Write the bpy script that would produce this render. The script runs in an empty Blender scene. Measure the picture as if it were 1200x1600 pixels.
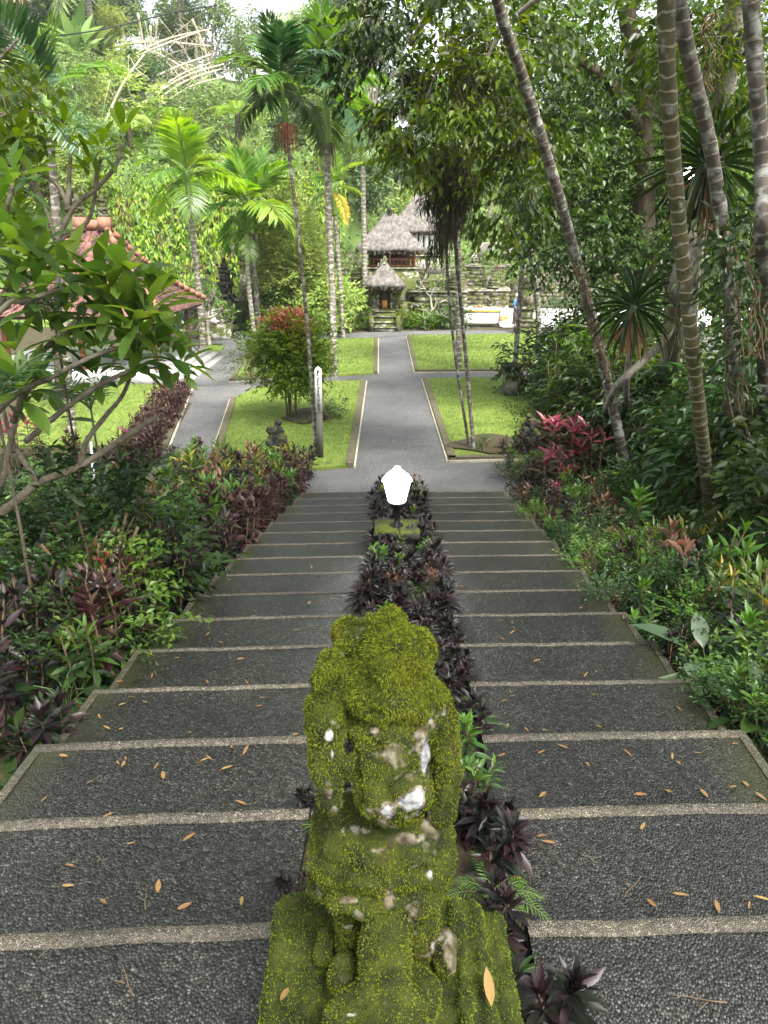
import bpy, math, random
import numpy as np
from mathutils import Vector, Matrix, noise as mnoise
rng = np.random.default_rng(11); random.seed(5)
R = math.radians
SC = bpy.context.scene; COL = SC.collection
# ------------------------------------------------------------------ camera, sky, sun
CAMZ = 4.28; PITCH = R(20.0); F = 1155.6
cd = bpy.data.cameras.new('camera'); cam = bpy.data.objects.new('camera', cd); COL.objects.link(cam)
cam.location = (0, 0, CAMZ); cam.rotation_euler = (R(90) - PITCH, 0, 0)
cd.sensor_fit = 'VERTICAL'; cd.sensor_height = 36; cd.lens = 26.0; cd.clip_start = .05; cd.clip_end = 2500
SC.camera = cam
W = bpy.data.worlds.new('World'); SC.world = W; W.use_nodes = True
nt = W.node_tree; sky = nt.nodes.new('ShaderNodeTexSky'); sky.sky_type = 'NISHITA'; sky.sun_disc = False
SUN_EL, SUN_ROT = R(58), R(150)
sky.sun_elevation = SUN_EL; sky.sun_rotation = SUN_ROT; sky.air_density = 1.0; sky.dust_density = 5.0; sky.ozone_density = 1.0
hsv = nt.nodes.new('ShaderNodeHueSaturation'); hsv.inputs['Saturation'].default_value = .3; hsv.inputs['Value'].default_value = 1.1
nt.links.new(sky.outputs[0], hsv.inputs['Color']); nt.links.new(hsv.outputs[0], nt.nodes['Background'].inputs[0]); nt.nodes['Background'].inputs[1].default_value = .15
sd = bpy.data.lights.new('sun', 'SUN'); sun = bpy.data.objects.new('sun', sd); COL.objects.link(sun)
sd.energy = 2.8; sd.angle = R(14); sd.color = (1, .96, .88)
az = SUN_ROT
sv = Vector((math.sin(az) * math.cos(SUN_EL), math.cos(az) * math.cos(SUN_EL), math.sin(SUN_EL)))
sun.rotation_euler = sv.to_track_quat('Z', 'Y').to_euler(); sun.location = (0, 0, 60)
SC.view_settings.view_transform = 'Standard'; SC.view_settings.look = 'None'; SC.view_settings.gamma = 1
SC.view_settings.exposure = 1.8
SC.render.engine = 'CYCLES'
SC.cycles.max_bounces = 6; SC.cycles.diffuse_bounces = 3; SC.cycles.glossy_bounces = 2; SC.cycles.transmission_bounces = 3
SC.cycles.transparent_max_bounces = 4; SC.cycles.use_denoising = True; SC.cycles.caustics_reflective = False; SC.cycles.caustics_refractive = False
SC.cycles.sample_clamp_indirect = 4; SC.cycles.volume_bounces = 0; SC.cycles.volume_step_rate = 10

# ------------------------------------------------------------------ pixel <-> place
def ray(px, py):
    x = (px - 600) / F; y = (py - 800) / F
    return np.array([x, math.cos(PITCH) - y * math.sin(PITCH), -math.sin(PITCH) - y * math.cos(PITCH)])
def atY(px, py, Y):
    d = ray(px, py); t = Y / d[1]
    return np.array([d[0] * t, Y, CAMZ + d[2] * t])
def atZ(px, py, z=0.):
    d = ray(px, py); t = (z - CAMZ) / d[2]
    return np.array([d[0] * t, d[1] * t, z])
T = .7; RS = .126; Y0 = 1.977; Z0 = 2.015
def slope(Y): return Z0 - .18 * (Y - Y0)
def ledge(Y): return -2.0 + .0429 * Y
def redge(Y): return 1.9 + .0214 * Y
def pl_l(Y): return -.40 + .025 * Y
def pl_r(Y): return .47 + .018 * Y
def g(X, Y):
    X = np.asarray(X, float); Y = np.asarray(Y, float)
    s = np.minimum(slope(Y), 2.7)
    lat = np.maximum(0, np.maximum(ledge(Y) - .3 - X, X - redge(Y) - .3))
    return np.maximum(0, s - .22 - .10 * lat)
def gz(X, Y): return float(g(X, Y))
def hit(px, py, h=0.):
    d = ray(px, py); Y = 1.2
    while Y < 90:
        t = Y / d[1]; z = CAMZ + d[2] * t
        if z <= gz(d[0] * t, Y) + h: break
        Y += .03
    X = d[0] * Y / d[1]
    return np.array([X, Y, gz(X, Y)])

# ------------------------------------------------------------------ mesh accumulator
class Acc:
    def __init__(s): s.v = []; s.f = []; s.n = 0; s.a = []
    def add(s, v, faces, mi=0, att=None):
        v = np.asarray(v, float).reshape(-1, 3)
        for fa in faces:
            fa = np.asarray(fa, int)
            if fa.size: s.f.append((fa + s.n, mi))
        s.v.append(v); s.n += len(v)
        s.a.append(np.zeros(len(v)) if att is None else np.asarray(att, float))
        return s
    def mesh(s, name, mats, smooth=False):
        me = bpy.data.meshes.new(name)
        v = np.concatenate(s.v); me.vertices.add(len(v)); me.vertices.foreach_set('co', v.astype(np.float32).ravel())
        tot = np.concatenate([np.full(len(f), f.shape[1]) for f, m in s.f]); idx = np.concatenate([f.ravel() for f, m in s.f])
        mi = np.concatenate([np.full(len(f), m) for f, m in s.f])
        me.loops.add(len(idx)); me.polygons.add(len(tot))
        me.loops.foreach_set('vertex_index', idx.astype(np.int32))
        st = np.concatenate([[0], np.cumsum(tot)[:-1]]); me.polygons.foreach_set('loop_start', st.astype(np.int32))
        me.polygons.foreach_set('loop_total', tot.astype(np.int32))
        me.polygons.foreach_set('material_index', mi.astype(np.int32))
        if smooth: me.polygons.foreach_set('use_smooth', np.ones(len(tot), bool))
        at = me.attributes.new('len', 'FLOAT', 'POINT'); at.data.foreach_set('value', np.concatenate(s.a).astype(np.float32))
        for m in (mats if isinstance(mats, (list, tuple)) else [mats]): me.materials.append(m)
        me.update(); me.validate()
        return me
    def obj(s, name, mats, parent=None, smooth=False, loc=None):
        return link(name, s.mesh(name, mats, smooth), parent, loc)
def link(name, me, parent=None, loc=None):
    o = bpy.data.objects.new(name, me); COL.objects.link(o)
    if parent is not None: o.parent = parent
    if loc is not None: o.location = loc
    return o
def tag(o, label, cat, group=None, kind=None):
    if label: o['label'] = label
    if cat: o['category'] = cat
    if group: o['group'] = group
    if kind: o['kind'] = kind
    return o
def thing(name, label, cat, loc=(0, 0, 0), rz=0, group=None):
    o = bpy.data.objects.new(name, None); COL.objects.link(o); o.location = loc; o.rotation_euler = (0, 0, rz)
    return tag(o, label, cat, group)
def dup(root, loc, rz, sc=1., label=None, group=None, tilt=0):
    r = root.copy(); COL.objects.link(r); r.location = loc; r.rotation_euler = (tilt, tilt * .5, rz)
    r.scale = (sc, sc, sc) if np.isscalar(sc) else sc
    if label: r['label'] = label
    if group: r['group'] = group
    for ch in root.children:
        c = ch.copy(); COL.objects.link(c); c.parent = r
    return r

BOXF = np.array([[0, 3, 2, 1], [4, 5, 6, 7], [0, 1, 5, 4], [1, 2, 6, 5], [2, 3, 7, 6], [3, 0, 4, 7]])
def box(A, x0, x1, y0, y1, z0, z1, mi=0, jit=0.):
    v = np.array([[x0, y0, z0], [x1, y0, z0], [x1, y1, z0], [x0, y1, z0], [x0, y0, z1], [x1, y0, z1], [x1, y1, z1], [x0, y1, z1]])
    if jit: v = v + rng.normal(0, jit, v.shape)
    A.add(v, [BOXF], mi); return A
def boxc(A, cx, cy, z0, w, d, h, mi=0, rz=0., taper=1., jit=0.):
    v = np.array([[-1, -1, 0], [1, -1, 0], [1, 1, 0], [-1, 1, 0], [-1, -1, 1], [1, -1, 1], [1, 1, 1], [-1, 1, 1]], float)
    v[:, 0] *= w / 2; v[:, 1] *= d / 2; v[4:, :2] *= taper; v[:, 2] *= h
    if jit: v = v + rng.normal(0, jit, v.shape)
    c, s_ = math.cos(rz), math.sin(rz); x = v[:, 0] * c - v[:, 1] * s_; y = v[:, 0] * s_ + v[:, 1] * c
    v[:, 0] = x + cx; v[:, 1] = y + cy; v[:, 2] += z0
    A.add(v, [BOXF], mi); return A
def sheet(A, pts, z, mi=0):
    A.add([[p[0], p[1], z] for p in pts], [np.array([list(range(len(pts)))])], mi); return A
def slabpoly(A, pts, z0, z1, mi=0, ms=None):
    n = len(pts); v = [[p[0], p[1], z1] for p in pts] + [[p[0], p[1], z0] for p in pts]
    A.add(v, [np.array([list(range(n))])], mi)
    A.add(v, [np.array([[i, i + n, (i + 1) % n + n, (i + 1) % n] for i in range(n)])], mi if ms is None else ms); return A
def spline(P, n):
    P = np.asarray(P, float)
    if len(P) == 2: return P[0] + (P[1] - P[0]) * np.linspace(0, 1, n)[:, None]
    Q = np.vstack([2 * P[0] - P[1], P, 2 * P[-1] - P[-2]]); m = len(P) - 1; out = []
    for u in np.linspace(0, m, n):
        i = min(int(u), m - 1); t = u - i; a, b, c, d = Q[i:i + 4]
        out.append(.5 * ((2 * b) + (-a + c) * t + (2 * a - 5 * b + 4 * c - d) * t * t + (-a + 3 * b - 3 * c + d) * t ** 3))
    return np.array(out)
def tube(A, P, r, n=12, k=8, mi=0, wob=0., cap=True):
    """tapered tube along a spline; 'len' holds the distance along it"""
    C = spline(P, n); rr = np.interp(np.linspace(0, 1, n), np.linspace(0, 1, len(r)), r) if not np.isscalar(r) else np.full(n, r)
    if wob: rr = rr * (1 + rng.normal(0, wob, n))
    tg = np.gradient(C, axis=0); tg /= np.linalg.norm(tg, axis=1)[:, None] + 1e-9
    up = np.array([0, 0, 1.]) if abs(tg[0][2]) < .9 else np.array([0, 1., 0])
    u = np.cross(tg, up); u /= np.linalg.norm(u, axis=1)[:, None] + 1e-9; w = np.cross(tg, u)
    th = np.linspace(0, 2 * math.pi, k, endpoint=False)
    V = C[:, None, :] + rr[:, None, None] * (u[:, None, :] * np.cos(th)[None, :, None] + w[:, None, :] * np.sin(th)[None, :, None])
    L = np.concatenate([[0], np.cumsum(np.linalg.norm(np.diff(C, axis=0), axis=1))])
    i = np.arange(n - 1)[:, None]; j = np.arange(k)[None, :]; j2 = (j + 1) % k
    q = np.stack([i * k + j, i * k + j2, (i + 1) * k + j2, (i + 1) * k + j], -1).reshape(-1, 4)
    fs = [q]
    if cap: fs.append(np.array([list(range((n - 1) * k, n * k))])); fs.append(np.array([list(range(k))[::-1]]))
    A.add(V.reshape(-1, 3), fs, mi, np.repeat(L, k)); return A
def lathe(A, prof, cx, cy, k=20, mi=0, sq=False):
    """prof = [(radius, z)]; sq makes it four sided (a tiered stone pillar)"""
    if sq: k = 4
    th = np.linspace(0, 2 * math.pi, k, endpoint=False) + (math.pi / 4 if sq else 0); f = math.sqrt(2) if sq else 1
    V = np.array([[[cx + r * f * math.cos(t), cy + r * f * math.sin(t), z] for t in th] for r, z in prof]); n = len(prof)
    i = np.arange(n - 1)[:, None]; j = np.arange(k)[None, :]; j2 = (j + 1) % k
    q = np.stack([i * k + j, i * k + j2, (i + 1) * k + j2, (i + 1) * k + j], -1).reshape(-1, 4)
    A.add(V.reshape(-1, 3), [q, np.array([list(range((n - 1) * k, n * k))])], mi); return A

# ------------------------------------------------------------------ leaves
def unit(a): return a / (np.linalg.norm(a, axis=-1, keepdims=True) + 1e-9)
def frames(d, up=None, roll=0.5):
    d = unit(d); n = len(d); up = np.tile([0, 0, 1.], (n, 1)) if up is None else up
    x = unit(np.cross(d, up + rng.normal(0, .05, (n, 3)))); z = np.cross(x, d); a = rng.normal(0, roll, n)[:, None]
    x2 = x * np.cos(a) + z * np.sin(a); z2 = -x * np.sin(a) + z * np.cos(a)
    return np.stack([x2, d, z2], 1)             # rows: x, y, z axes
def leaf_t(w=.3, seg=1, fold=.12, droop=.15, wide=.45):
    """template leaf of length 1 along +Y, folded on the midrib"""
    if seg == 1:
        v = np.array([[0, 0, 0], [-w / 2, wide, fold], [0, 1, -droop], [w / 2, wide, fold]]); return v, [np.array([[0, 1, 2], [0, 2, 3]])]
    ts = np.linspace(0, 1, seg + 1); v = []; f = []
    for t in ts:
        ww = w / 2 * (math.sin(math.pi * min(1, t ** (.69 / -math.log(wide)) if t > 0 else 0)) ** .75 if 0 < t < 1 else 0.03)
        z = -droop * t * t; v += [[-ww, t, z + fold * ww / (w / 2)], [0, t, z], [ww, t, z + fold * ww / (w / 2)]]
    for i in range(seg):
        a = i * 3; f += [[a, a + 1, a + 4, a + 3], [a + 1, a + 2, a + 5, a + 4]]
    return np.array(v), [np.array(f)]
def put(A, tmpl, pos, fr, size, mi=0):
    v, fs = tmpl; n = len(pos); m = len(v)
    if n == 0: return A
    size = np.broadcast_to(np.asarray(size, float), (n,))
    V = np.einsum('mk,nkc->nmc', v, fr) * size[:, None, None] + pos[:, None, :]
    off = (np.arange(n) * m)[:, None, None]
    A.add(V.reshape(-1, 3), [(f[None] + off).reshape(-1, f.shape[1]) for f in fs], mi); return A
def sph(n):
    return unit(rng.normal(0, 1, (n, 3)))
def twigs(A, c, r, n, m, tl, ls, tmpl, mi=0, droop=.3, shell=.5, roll=.6, wood=None, wmi=1, wr=.01):
    """n leafy twigs of m leaves through an ellipsoid c, r"""
    c = np.asarray(c, float); r = np.asarray(r, float) * np.ones(3)
    nc = max(3, n // 9); cd_ = sph(nc); cr = rng.uniform(shell, 1, (nc, 1)) ** .7; cc = cd_ * cr       # clumps leave gaps between them
    k = rng.integers(0, nc, n); p = cc[k] + rng.normal(0, .16, (n, 3)); P = c + p * r
    d = unit(unit(p) * .9 + rng.normal(0, .5, (n, 3)) + np.array([0, 0, -droop]))
    j = np.linspace(.15, 1, m); pos = (P[:, None] + d[:, None] * (j[None, :, None] * tl)).reshape(-1, 3)
    dd = np.repeat(d, m, 0); side = unit(np.cross(dd, [0, 0, 1.])) * np.tile(np.where(np.arange(m) % 2, 1., -1.), n)[:, None]
    ld = unit(dd * .7 + side * .8 + rng.normal(0, .25, dd.shape) + np.array([0, 0, -droop * .8]))
    put(A, tmpl, pos, frames(ld, roll=roll), ls * rng.uniform(.6, 1.15, len(pos)), mi)
    if wood is not None:
        for q in rng.choice(n, min(n, wood), replace=False):
            e = P[q] + d[q] * tl; mid = (c + e) / 2 + rng.normal(0, .08, 3) * r
            tube(A, [c + (e - c) * .15, mid, e], [wr, wr * .4], 5, 4, wmi, cap=False)
    return A

# ------------------------------------------------------------------ materials
def nodes(name):
    m = bpy.data.materials.new(name); m.use_nodes = True; n = m.node_tree.nodes; l = m.node_tree.links
    return m, n, l, n['Principled BSDF'], n['Material Output']
def rgb(h, k=1.): return (h[0] * k, h[1] * k, h[2] * k, 1)
def ramp(n, stops):
    r = n.new('ShaderNodeValToRGB'); e = r.color_ramp.elements
    while len(e) < len(stops): e.new(.5)
    for i, (p, c) in enumerate(stops): e[i].position = p; e[i].color = (c[0], c[1], c[2], 1)
    return r
def leafmat(name, cols, trans=.35, rough=.42, spec=.4, vein=None):
    m, n, l, b, out = nodes(name)
    geo = n.new('ShaderNodeNewGeometry'); oi = n.new('ShaderNodeObjectInfo')
    st = [(i / max(1, len(cols) - 1), c) for i, c in enumerate(cols)]
    r = ramp(n, st); l.new(geo.outputs['Random Per Island'], r.inputs[0])
    hs = n.new('ShaderNodeHueSaturation'); mr = n.new('ShaderNodeMapRange'); l.new(oi.outputs['Random'], mr.inputs[0])
    mr.inputs[3].default_value = .8; mr.inputs[4].default_value = 1.2; l.new(mr.outputs[0], hs.inputs['Value'])
    mh = n.new('ShaderNodeMapRange'); l.new(oi.outputs['Random'], mh.inputs[0]); mh.inputs[3].default_value = .488; mh.inputs[4].default_value = .512
    l.new(mh.outputs[0], hs.inputs['Hue']); l.new(r.outputs[0], hs.inputs['Color'])
    l.new(hs.outputs[0], b.inputs['Base Color']); b.inputs['Roughness'].default_value = rough; b.inputs['Specular IOR Level'].default_value = spec
    if trans > 0:
        t = n.new('ShaderNodeBsdfTranslucent'); mx = n.new('ShaderNodeMixShader'); mx.inputs[0].default_value = trans
        h2 = n.new('ShaderNodeHueSaturation'); h2.inputs['Value'].default_value = 1.5; h2.inputs['Saturation'].default_value = 1.1; h2.inputs['Hue'].default_value = .49
        l.new(hs.outputs[0], h2.inputs['Color']); l.new(h2.outputs[0], t.inputs[0])
        l.new(b.outputs[0], mx.inputs[1]); l.new(t.outputs[0], mx.inputs[2]); l.new(mx.outputs[0], out.inputs[0])
    return m
def tc(n, l, scale=None, kind='Object'):
    t = n.new('ShaderNodeTexCoord'); return t.outputs[kind]
def noisemat(name, cols, scale=3., rough=.8, bump=.3, bscale=30., detail=6., stretch=(1, 1, 1), world=True, moss=None, mossamt=.5, spec=.3):
    m, n, l, b, out = nodes(name)
    if world: src = n.new('ShaderNodeNewGeometry').outputs['Position']
    else: src = n.new('ShaderNodeTexCoord').outputs['Object']
    mp = n.new('ShaderNodeMapping'); mp.inputs['Scale'].default_value = stretch; l.new(src, mp.inputs[0])
    a = n.new('ShaderNodeTexNoise'); a.inputs['Scale'].default_value = scale; a.inputs['Detail'].default_value = detail; a.inputs['Roughness'].default_value = .65
    l.new(mp.outputs[0], a.inputs[0])
    k = len(cols); r = ramp(n, [(.3 + .4 * i / max(1, k - 1), c) for i, c in enumerate(cols)]); l.new(a.outputs[0], r.inputs[0]); col = r.outputs[0]
    if moss:
        a2 = n.new('ShaderNodeTexNoise'); a2.inputs['Scale'].default_value = scale * .7; a2.inputs['Detail'].default_value = 8
        sx = n.new('ShaderNodeSeparateXYZ'); l.new(n.new('ShaderNodeNewGeometry').outputs['Normal'], sx.inputs[0])
        mu = n.new('ShaderNodeMath'); mu.operation = 'MULTIPLY_ADD'; l.new(sx.outputs[2], mu.inputs[0]); mu.inputs[1].default_value = .18; l.new(a2.outputs[0], mu.inputs[2])
        l.new(mp.outputs[0], a2.inputs[0]); rr = ramp(n, [(.62 - mossamt * .3, (0, 0, 0)), (.70 - mossamt * .3, (1, 1, 1))]); l.new(mu.outputs[0], rr.inputs[0])
        mx = n.new('ShaderNodeMixRGB'); l.new(rr.outputs[0], mx.inputs[0]); l.new(col, mx.inputs[1]); mx.inputs[2].default_value = rgb(moss); col = mx.outputs[0]
    l.new(col, b.inputs['Base Color']); b.inputs['Roughness'].default_value = rough; b.inputs['Specular IOR Level'].default_value = spec
    if bump:
        c = n.new('ShaderNodeTexNoise'); c.inputs['Scale'].default_value = bscale; c.inputs['Detail'].default_value = 5; l.new(mp.outputs[0], c.inputs[0])
        bp = n.new('ShaderNodeBump'); bp.inputs['Strength'].default_value = bump; bp.inputs['Distance'].default_value = .03; l.new(c.outputs[0], bp.inputs['Height']); l.new(bp.outputs[0], b.inputs['Normal'])
    return m
def pebble(name, lo, hi, grout, scale, rough=.45, bump=.9, moss=True, dist=.006, mscale=.9):
    m, n, l, b, out = nodes(name)
    pos = n.new('ShaderNodeNewGeometry').outputs['Position']
    wn = n.new('ShaderNodeTexNoise'); wn.inputs['Scale'].default_value = scale * .6; l.new(pos, wn.inputs[0])
    wm = n.new('ShaderNodeVectorMath'); wm.operation = 'MULTIPLY_ADD'; l.new(wn.outputs[1], wm.inputs[0]); k = .3 / scale; wm.inputs[1].default_value = (k, k, k); l.new(pos, wm.inputs[2])
    v = n.new('ShaderNodeTexVoronoi'); v.feature = 'F1'; v.inputs['Scale'].default_value = scale; l.new(wm.outputs[0], v.inputs['Vector'])
    e = n.new('ShaderNodeTexVoronoi'); e.feature = 'DISTANCE_TO_EDGE'; e.inputs['Scale'].default_value = scale; l.new(wm.outputs[0], e.inputs['Vector'])
    sp = n.new('ShaderNodeSeparateColor'); l.new(v.outputs['Color'], sp.inputs[0])
    r = ramp(n, [(0, lo), (.75, [(a + b_) / 2 for a, b_ in zip(lo, hi)]), (1, hi)]); l.new(sp.outputs[0], r.inputs[0])
    er = ramp(n, [(.05, (0, 0, 0)), (.22, (1, 1, 1))]); l.new(e.outputs['Distance'], er.inputs[0])
    mx = n.new('ShaderNodeMixRGB'); l.new(er.outputs[0], mx.inputs[0]); mx.inputs[1].default_value = rgb(grout); l.new(r.outputs[0], mx.inputs[2]); col = mx.outputs[0]
    big = n.new('ShaderNodeTexNoise'); big.inputs['Roughness'].default_value = .62; big.inputs['Scale'].default_value = mscale; big.inputs['Detail'].default_value = 9; l.new(pos, big.inputs[0])
    br = ramp(n, [(.32, (.5, .5, .49)), (.5, (.95, .95, .93)), (.68, (1.4, 1.36, 1.28))]); l.new(big.outputs[0], br.inputs[0])
    m2 = n.new('ShaderNodeMixRGB'); m2.blend_type = 'MULTIPLY'; m2.inputs[0].default_value = 1; l.new(col, m2.inputs[1]); l.new(br.outputs[0], m2.inputs[2]); col = m2.outputs[0]
    sk = n.new('ShaderNodeTexNoise'); sk.inputs['Scale'].default_value = 34; sk.inputs['Detail'].default_value = 3; sk.inputs['Roughness'].default_value = .8; l.new(pos, sk.inputs[0])
    sr = ramp(n, [(.36, (.5, .5, .5)), (.5, (.9, .9, .9)), (.64, (1.75, 1.72, 1.66))]); l.new(sk.outputs[0], sr.inputs[0])
    m7 = n.new('ShaderNodeMixRGB'); m7.blend_type = 'MULTIPLY'; m7.inputs[0].default_value = .8; l.new(col, m7.inputs[1]); l.new(sr.outputs[0], m7.inputs[2]); col = m7.outputs[0]
    if moss:
        at = n.new('ShaderNodeAttribute'); at.attribute_name = 'len'
        ns = n.new('ShaderNodeTexNoise'); ns.inputs['Scale'].default_value = 2.2; ns.inputs['Detail'].default_value = 8; l.new(pos, ns.inputs[0])
        ad = n.new('ShaderNodeMath'); ad.operation = 'MULTIPLY'; l.new(at.outputs['Fac'], ad.inputs[0]); l.new(ns.outputs[0], ad.inputs[1])
        rr = ramp(n, [(.12, (0, 0, 0)), (.6, (.8, .8, .8))]); l.new(ad.outputs[0], rr.inputs[0])
        m3 = n.new('ShaderNodeMixRGB'); l.new(rr.outputs[0], m3.inputs[0]); l.new(col, m3.inputs[1]); m3.inputs[2].default_value = (.032, .034, .012, 1); col = m3.outputs[0]
    l.new(col, b.inputs['Base Color']); b.inputs['Roughness'].default_value = rough
    dm = n.new('ShaderNodeMath'); dm.operation = 'SUBTRACT'; dm.inputs[0].default_value = 1; l.new(v.outputs['Distance'], dm.inputs[1])
    bp = n.new('ShaderNodeBump'); bp.inputs['Strength'].default_value = bump; bp.inputs['Distance'].default_value = dist; l.new(dm.outputs[0], bp.inputs['Height']); l.new(bp.outputs[0], b.inputs['Normal'])
    return m
def ringmat(name, base, ring, gap=.16, lich=(.5, .5, .45), licamt=.55, thick=.12, rough=.7):
    """palm stem: pale leaf scars every gap metres along the stem, lichen blotches"""
    m, n, l, b, out = nodes(name)
    at = n.new('ShaderNodeAttribute'); at.attribute_name = 'len'; pos = n.new('ShaderNodeNewGeometry').outputs['Position']
    ns = n.new('ShaderNodeTexNoise'); ns.inputs['Scale'].default_value = 5; l.new(pos, ns.inputs[0])
    a = n.new('ShaderNodeMath'); a.operation = 'MULTIPLY_ADD'; l.new(at.outputs['Fac'], a.inputs[0]); a.inputs[1].default_value = 1 / gap
    s2 = n.new('ShaderNodeMath'); s2.operation = 'MULTIPLY'; l.new(ns.outputs[0], s2.inputs[0]); s2.inputs[1].default_value = 1.1; l.new(s2.outputs[0], a.inputs[2])
    fr = n.new('ShaderNodeMath'); fr.operation = 'FRACT'; l.new(a.outputs[0], fr.inputs[0])
    r = ramp(n, [(0, (1, 1, 1)), (thick, (1, 1, 1)), (thick + .08, (0, 0, 0)), (.97, (0, 0, 0)), (1, (1, 1, 1))]); l.new(fr.outputs[0], r.inputs[0])
    nb = n.new('ShaderNodeTexNoise'); nb.inputs['Scale'].default_value = 9; nb.inputs['Detail'].default_value = 8; l.new(pos, nb.inputs[0])
    rb = ramp(n, [(.35, [c * .5 for c in base]), (.6, base)]); l.new(nb.outputs[0], rb.inputs[0])
    mx = n.new('ShaderNodeMixRGB'); l.new(r.outputs[0], mx.inputs[0]); l.new(rb.outputs[0], mx.inputs[1]); mx.inputs[2].default_value = rgb(ring)
    nl = n.new('ShaderNodeTexNoise'); nl.inputs['Scale'].default_value = 6.5; nl.inputs['Detail'].default_value = 7; l.new(pos, nl.inputs[0])
    rl = ramp(n, [(.66 - licamt * .25, (0, 0, 0)), (.78 - licamt * .25, (1, 1, 1))]); l.new(nl.outputs[0], rl.inputs[0])
    m2 = n.new('ShaderNodeMixRGB'); l.new(rl.outputs[0], m2.inputs[0]); l.new(mx.outputs[0], m2.inputs[1]); m2.inputs[2].default_value = rgb(lich)
    l.new(m2.outputs[0], b.inputs['Base Color']); b.inputs['Roughness'].default_value = rough
    bp = n.new('ShaderNodeBump'); bp.inputs['Strength'].default_value = .6; bp.inputs['Distance'].default_value = .02
    ba = n.new('ShaderNodeMath'); ba.operation = 'ADD'; l.new(r.outputs[0], ba.inputs[0]); l.new(nb.outputs[0], ba.inputs[1]); l.new(ba.outputs[0], bp.inputs['Height']); l.new(bp.outputs[0], b.inputs['Normal'])
    return m
def plain(name, c, rough=.5, metal=0., emit=0., spec=.5):
    m, n, l, b, out = nodes(name); b.inputs['Base Color'].default_value = rgb(c); b.inputs['Roughness'].default_value = rough; b.inputs['Metallic'].default_value = metal
    b.inputs['Specular IOR Level'].default_value = spec
    if emit: b.inputs['Emission Color'].default_value = rgb(c); b.inputs['Emission Strength'].default_value = emit
    return m
M = {}
M['pebble'] = pebble('dark_pebble', (.011, .011, .010), (.088, .085, .077), (.003, .003, .002), 88, rough=.33)
M['nosing'] = pebble('pale_pebble', (.085, .074, .054), (.27, .24, .185), (.03, .026, .018), 125, rough=.7, moss=True)
M['path'] = pebble('path_aggregate', (.08, .08, .083), (.24, .24, .245), (.05, .05, .05), 90, rough=.75, bump=.5, moss=False, mscale=.35)
M['cream'] = noisemat('cream_edge', [(.30, .27, .2), (.5, .46, .36)], 4, .8)
M['soil'] = noisemat('soil', [(.025, .018, .01), (.05, .04, .02), (.03, .04, .012)], 1.5, .95, .8, 25)
M['kerb'] = noisemat('kerb_stone', [(.05, .045, .028), (.10, .085, .055), (.055, .065, .025)], 3, .9)
M['lawn'] = noisemat('lawn', [(.055, .09, .016), (.14, .195, .032), (.10, .145, .024)], 1.2, .9, .6, 60)
M['grass'] = leafmat('grass_blade', [(.08, .14, .022), (.19, .27, .05), (.13, .20, .034), (.19, .22, .06)], .4, .5)
M['hill'] = noisemat('hill_ground', [(.03, .05, .012), (.06, .10, .02), (.10, .15, .03)], .35, .95, .8, 8)
M['stone'] = noisemat('temple_stone', [(.05, .042, .034), (.16, .14, .115), (.32, .29, .25)], 4.5, .9, .9, 22, moss=(.055, .065, .014), mossamt=.55)
M['stonep'] = noisemat('pale_stone', [(.13, .115, .095), (.30, .275, .24), (.46, .43, .39)], 5, .9, .8, 22, moss=(.07, .08, .02), mossamt=.35)
M['darkstone'] = noisemat('dark_carved_stone', [(.010, .010, .010), (.028, .027, .025), (.055, .053, .048)], 9, .85, .8, 45, moss=(.05, .06, .015), mossamt=.2)
M['thatch'] = noisemat('thatch', [(.045, .04, .034), (.11, .10, .09), (.20, .19, .175)], 5, .95, 1., 30, stretch=(1, 1, .35))
M['wood'] = noisemat('dark_wood', [(.05, .028, .015), (.11, .06, .03)], 6, .6, .3)
M['woodred'] = noisemat('red_wood', [(.16, .05, .025), (.25, .09, .04)], 6, .6, .3)
M['white'] = noisemat('white_plaster', [(.5, .48, .45), (.7, .69, .66)], 2, .7, .1)
M['tilefloor'] = noisemat('pale_floor', [(.36, .36, .34), (.5, .49, .47)], 1, .35, .05)
M['greystep'] = noisemat('grey_step', [(.2, .2, .19), (.36, .35, .33)], 3, .8, .3)
M['bark'] = noisemat('dark_bark', [(.03, .02, .013), (.08, .06, .04), (.12, .10, .07)], 7, .9, 1., 20, stretch=(1, 1, .25))
M['palebark'] = noisemat('pale_bark', [(.10, .085, .06), (.28, .25, .2), (.42, .40, .34)], 5, .85, .8, 18)
M['greybark'] = noisemat('frangipani_bark', [(.06, .05, .033), (.14, .12, .082), (.22, .20, .15)], 9, .85, .6, 30)
M['twig'] = noisemat('brown_stem', [(.09, .055, .03), (.2, .14, .08)], 12, .8, .3)
M['deadleaf'] = leafmat('dead_leaf', [(.14, .07, .03), (.28, .17, .08)], .1, .8)
M['leafyel'] = leafmat('yellow_frond', [(.55, .34, .02), (.72, .48, .03)], .3, .6)
M['fallen'] = leafmat('fallen_leaf', [(.20, .08, .035), (.30, .14, .05), (.26, .16, .05), (.10, .05, .03), (.07, .04, .025)], .1, .6)
M['purple'] = leafmat('dark_purple_leaf', [(.008, .007, .008), (.015, .009, .010), (.028, .011, .013), (.013, .015, .012), (.013, .026, .011)], .12, .4, .35)
M['purple2'] = leafmat('plum_leaf', [(.03, .010, .015), (.07, .02, .026), (.025, .018, .018), (.10, .04, .035), (.035, .045, .02)], .2, .4, .35)
M['pink'] = leafmat('pink_leaf', [(.28, .02, .05), (.16, .02, .03), (.33, .06, .08), (.05, .012, .016)], .25, .35, .5)
M['red'] = leafmat('red_leaf', [(.35, .03, .02), (.42, .10, .04), (.2, .03, .03)], .25, .35, .5)
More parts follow.
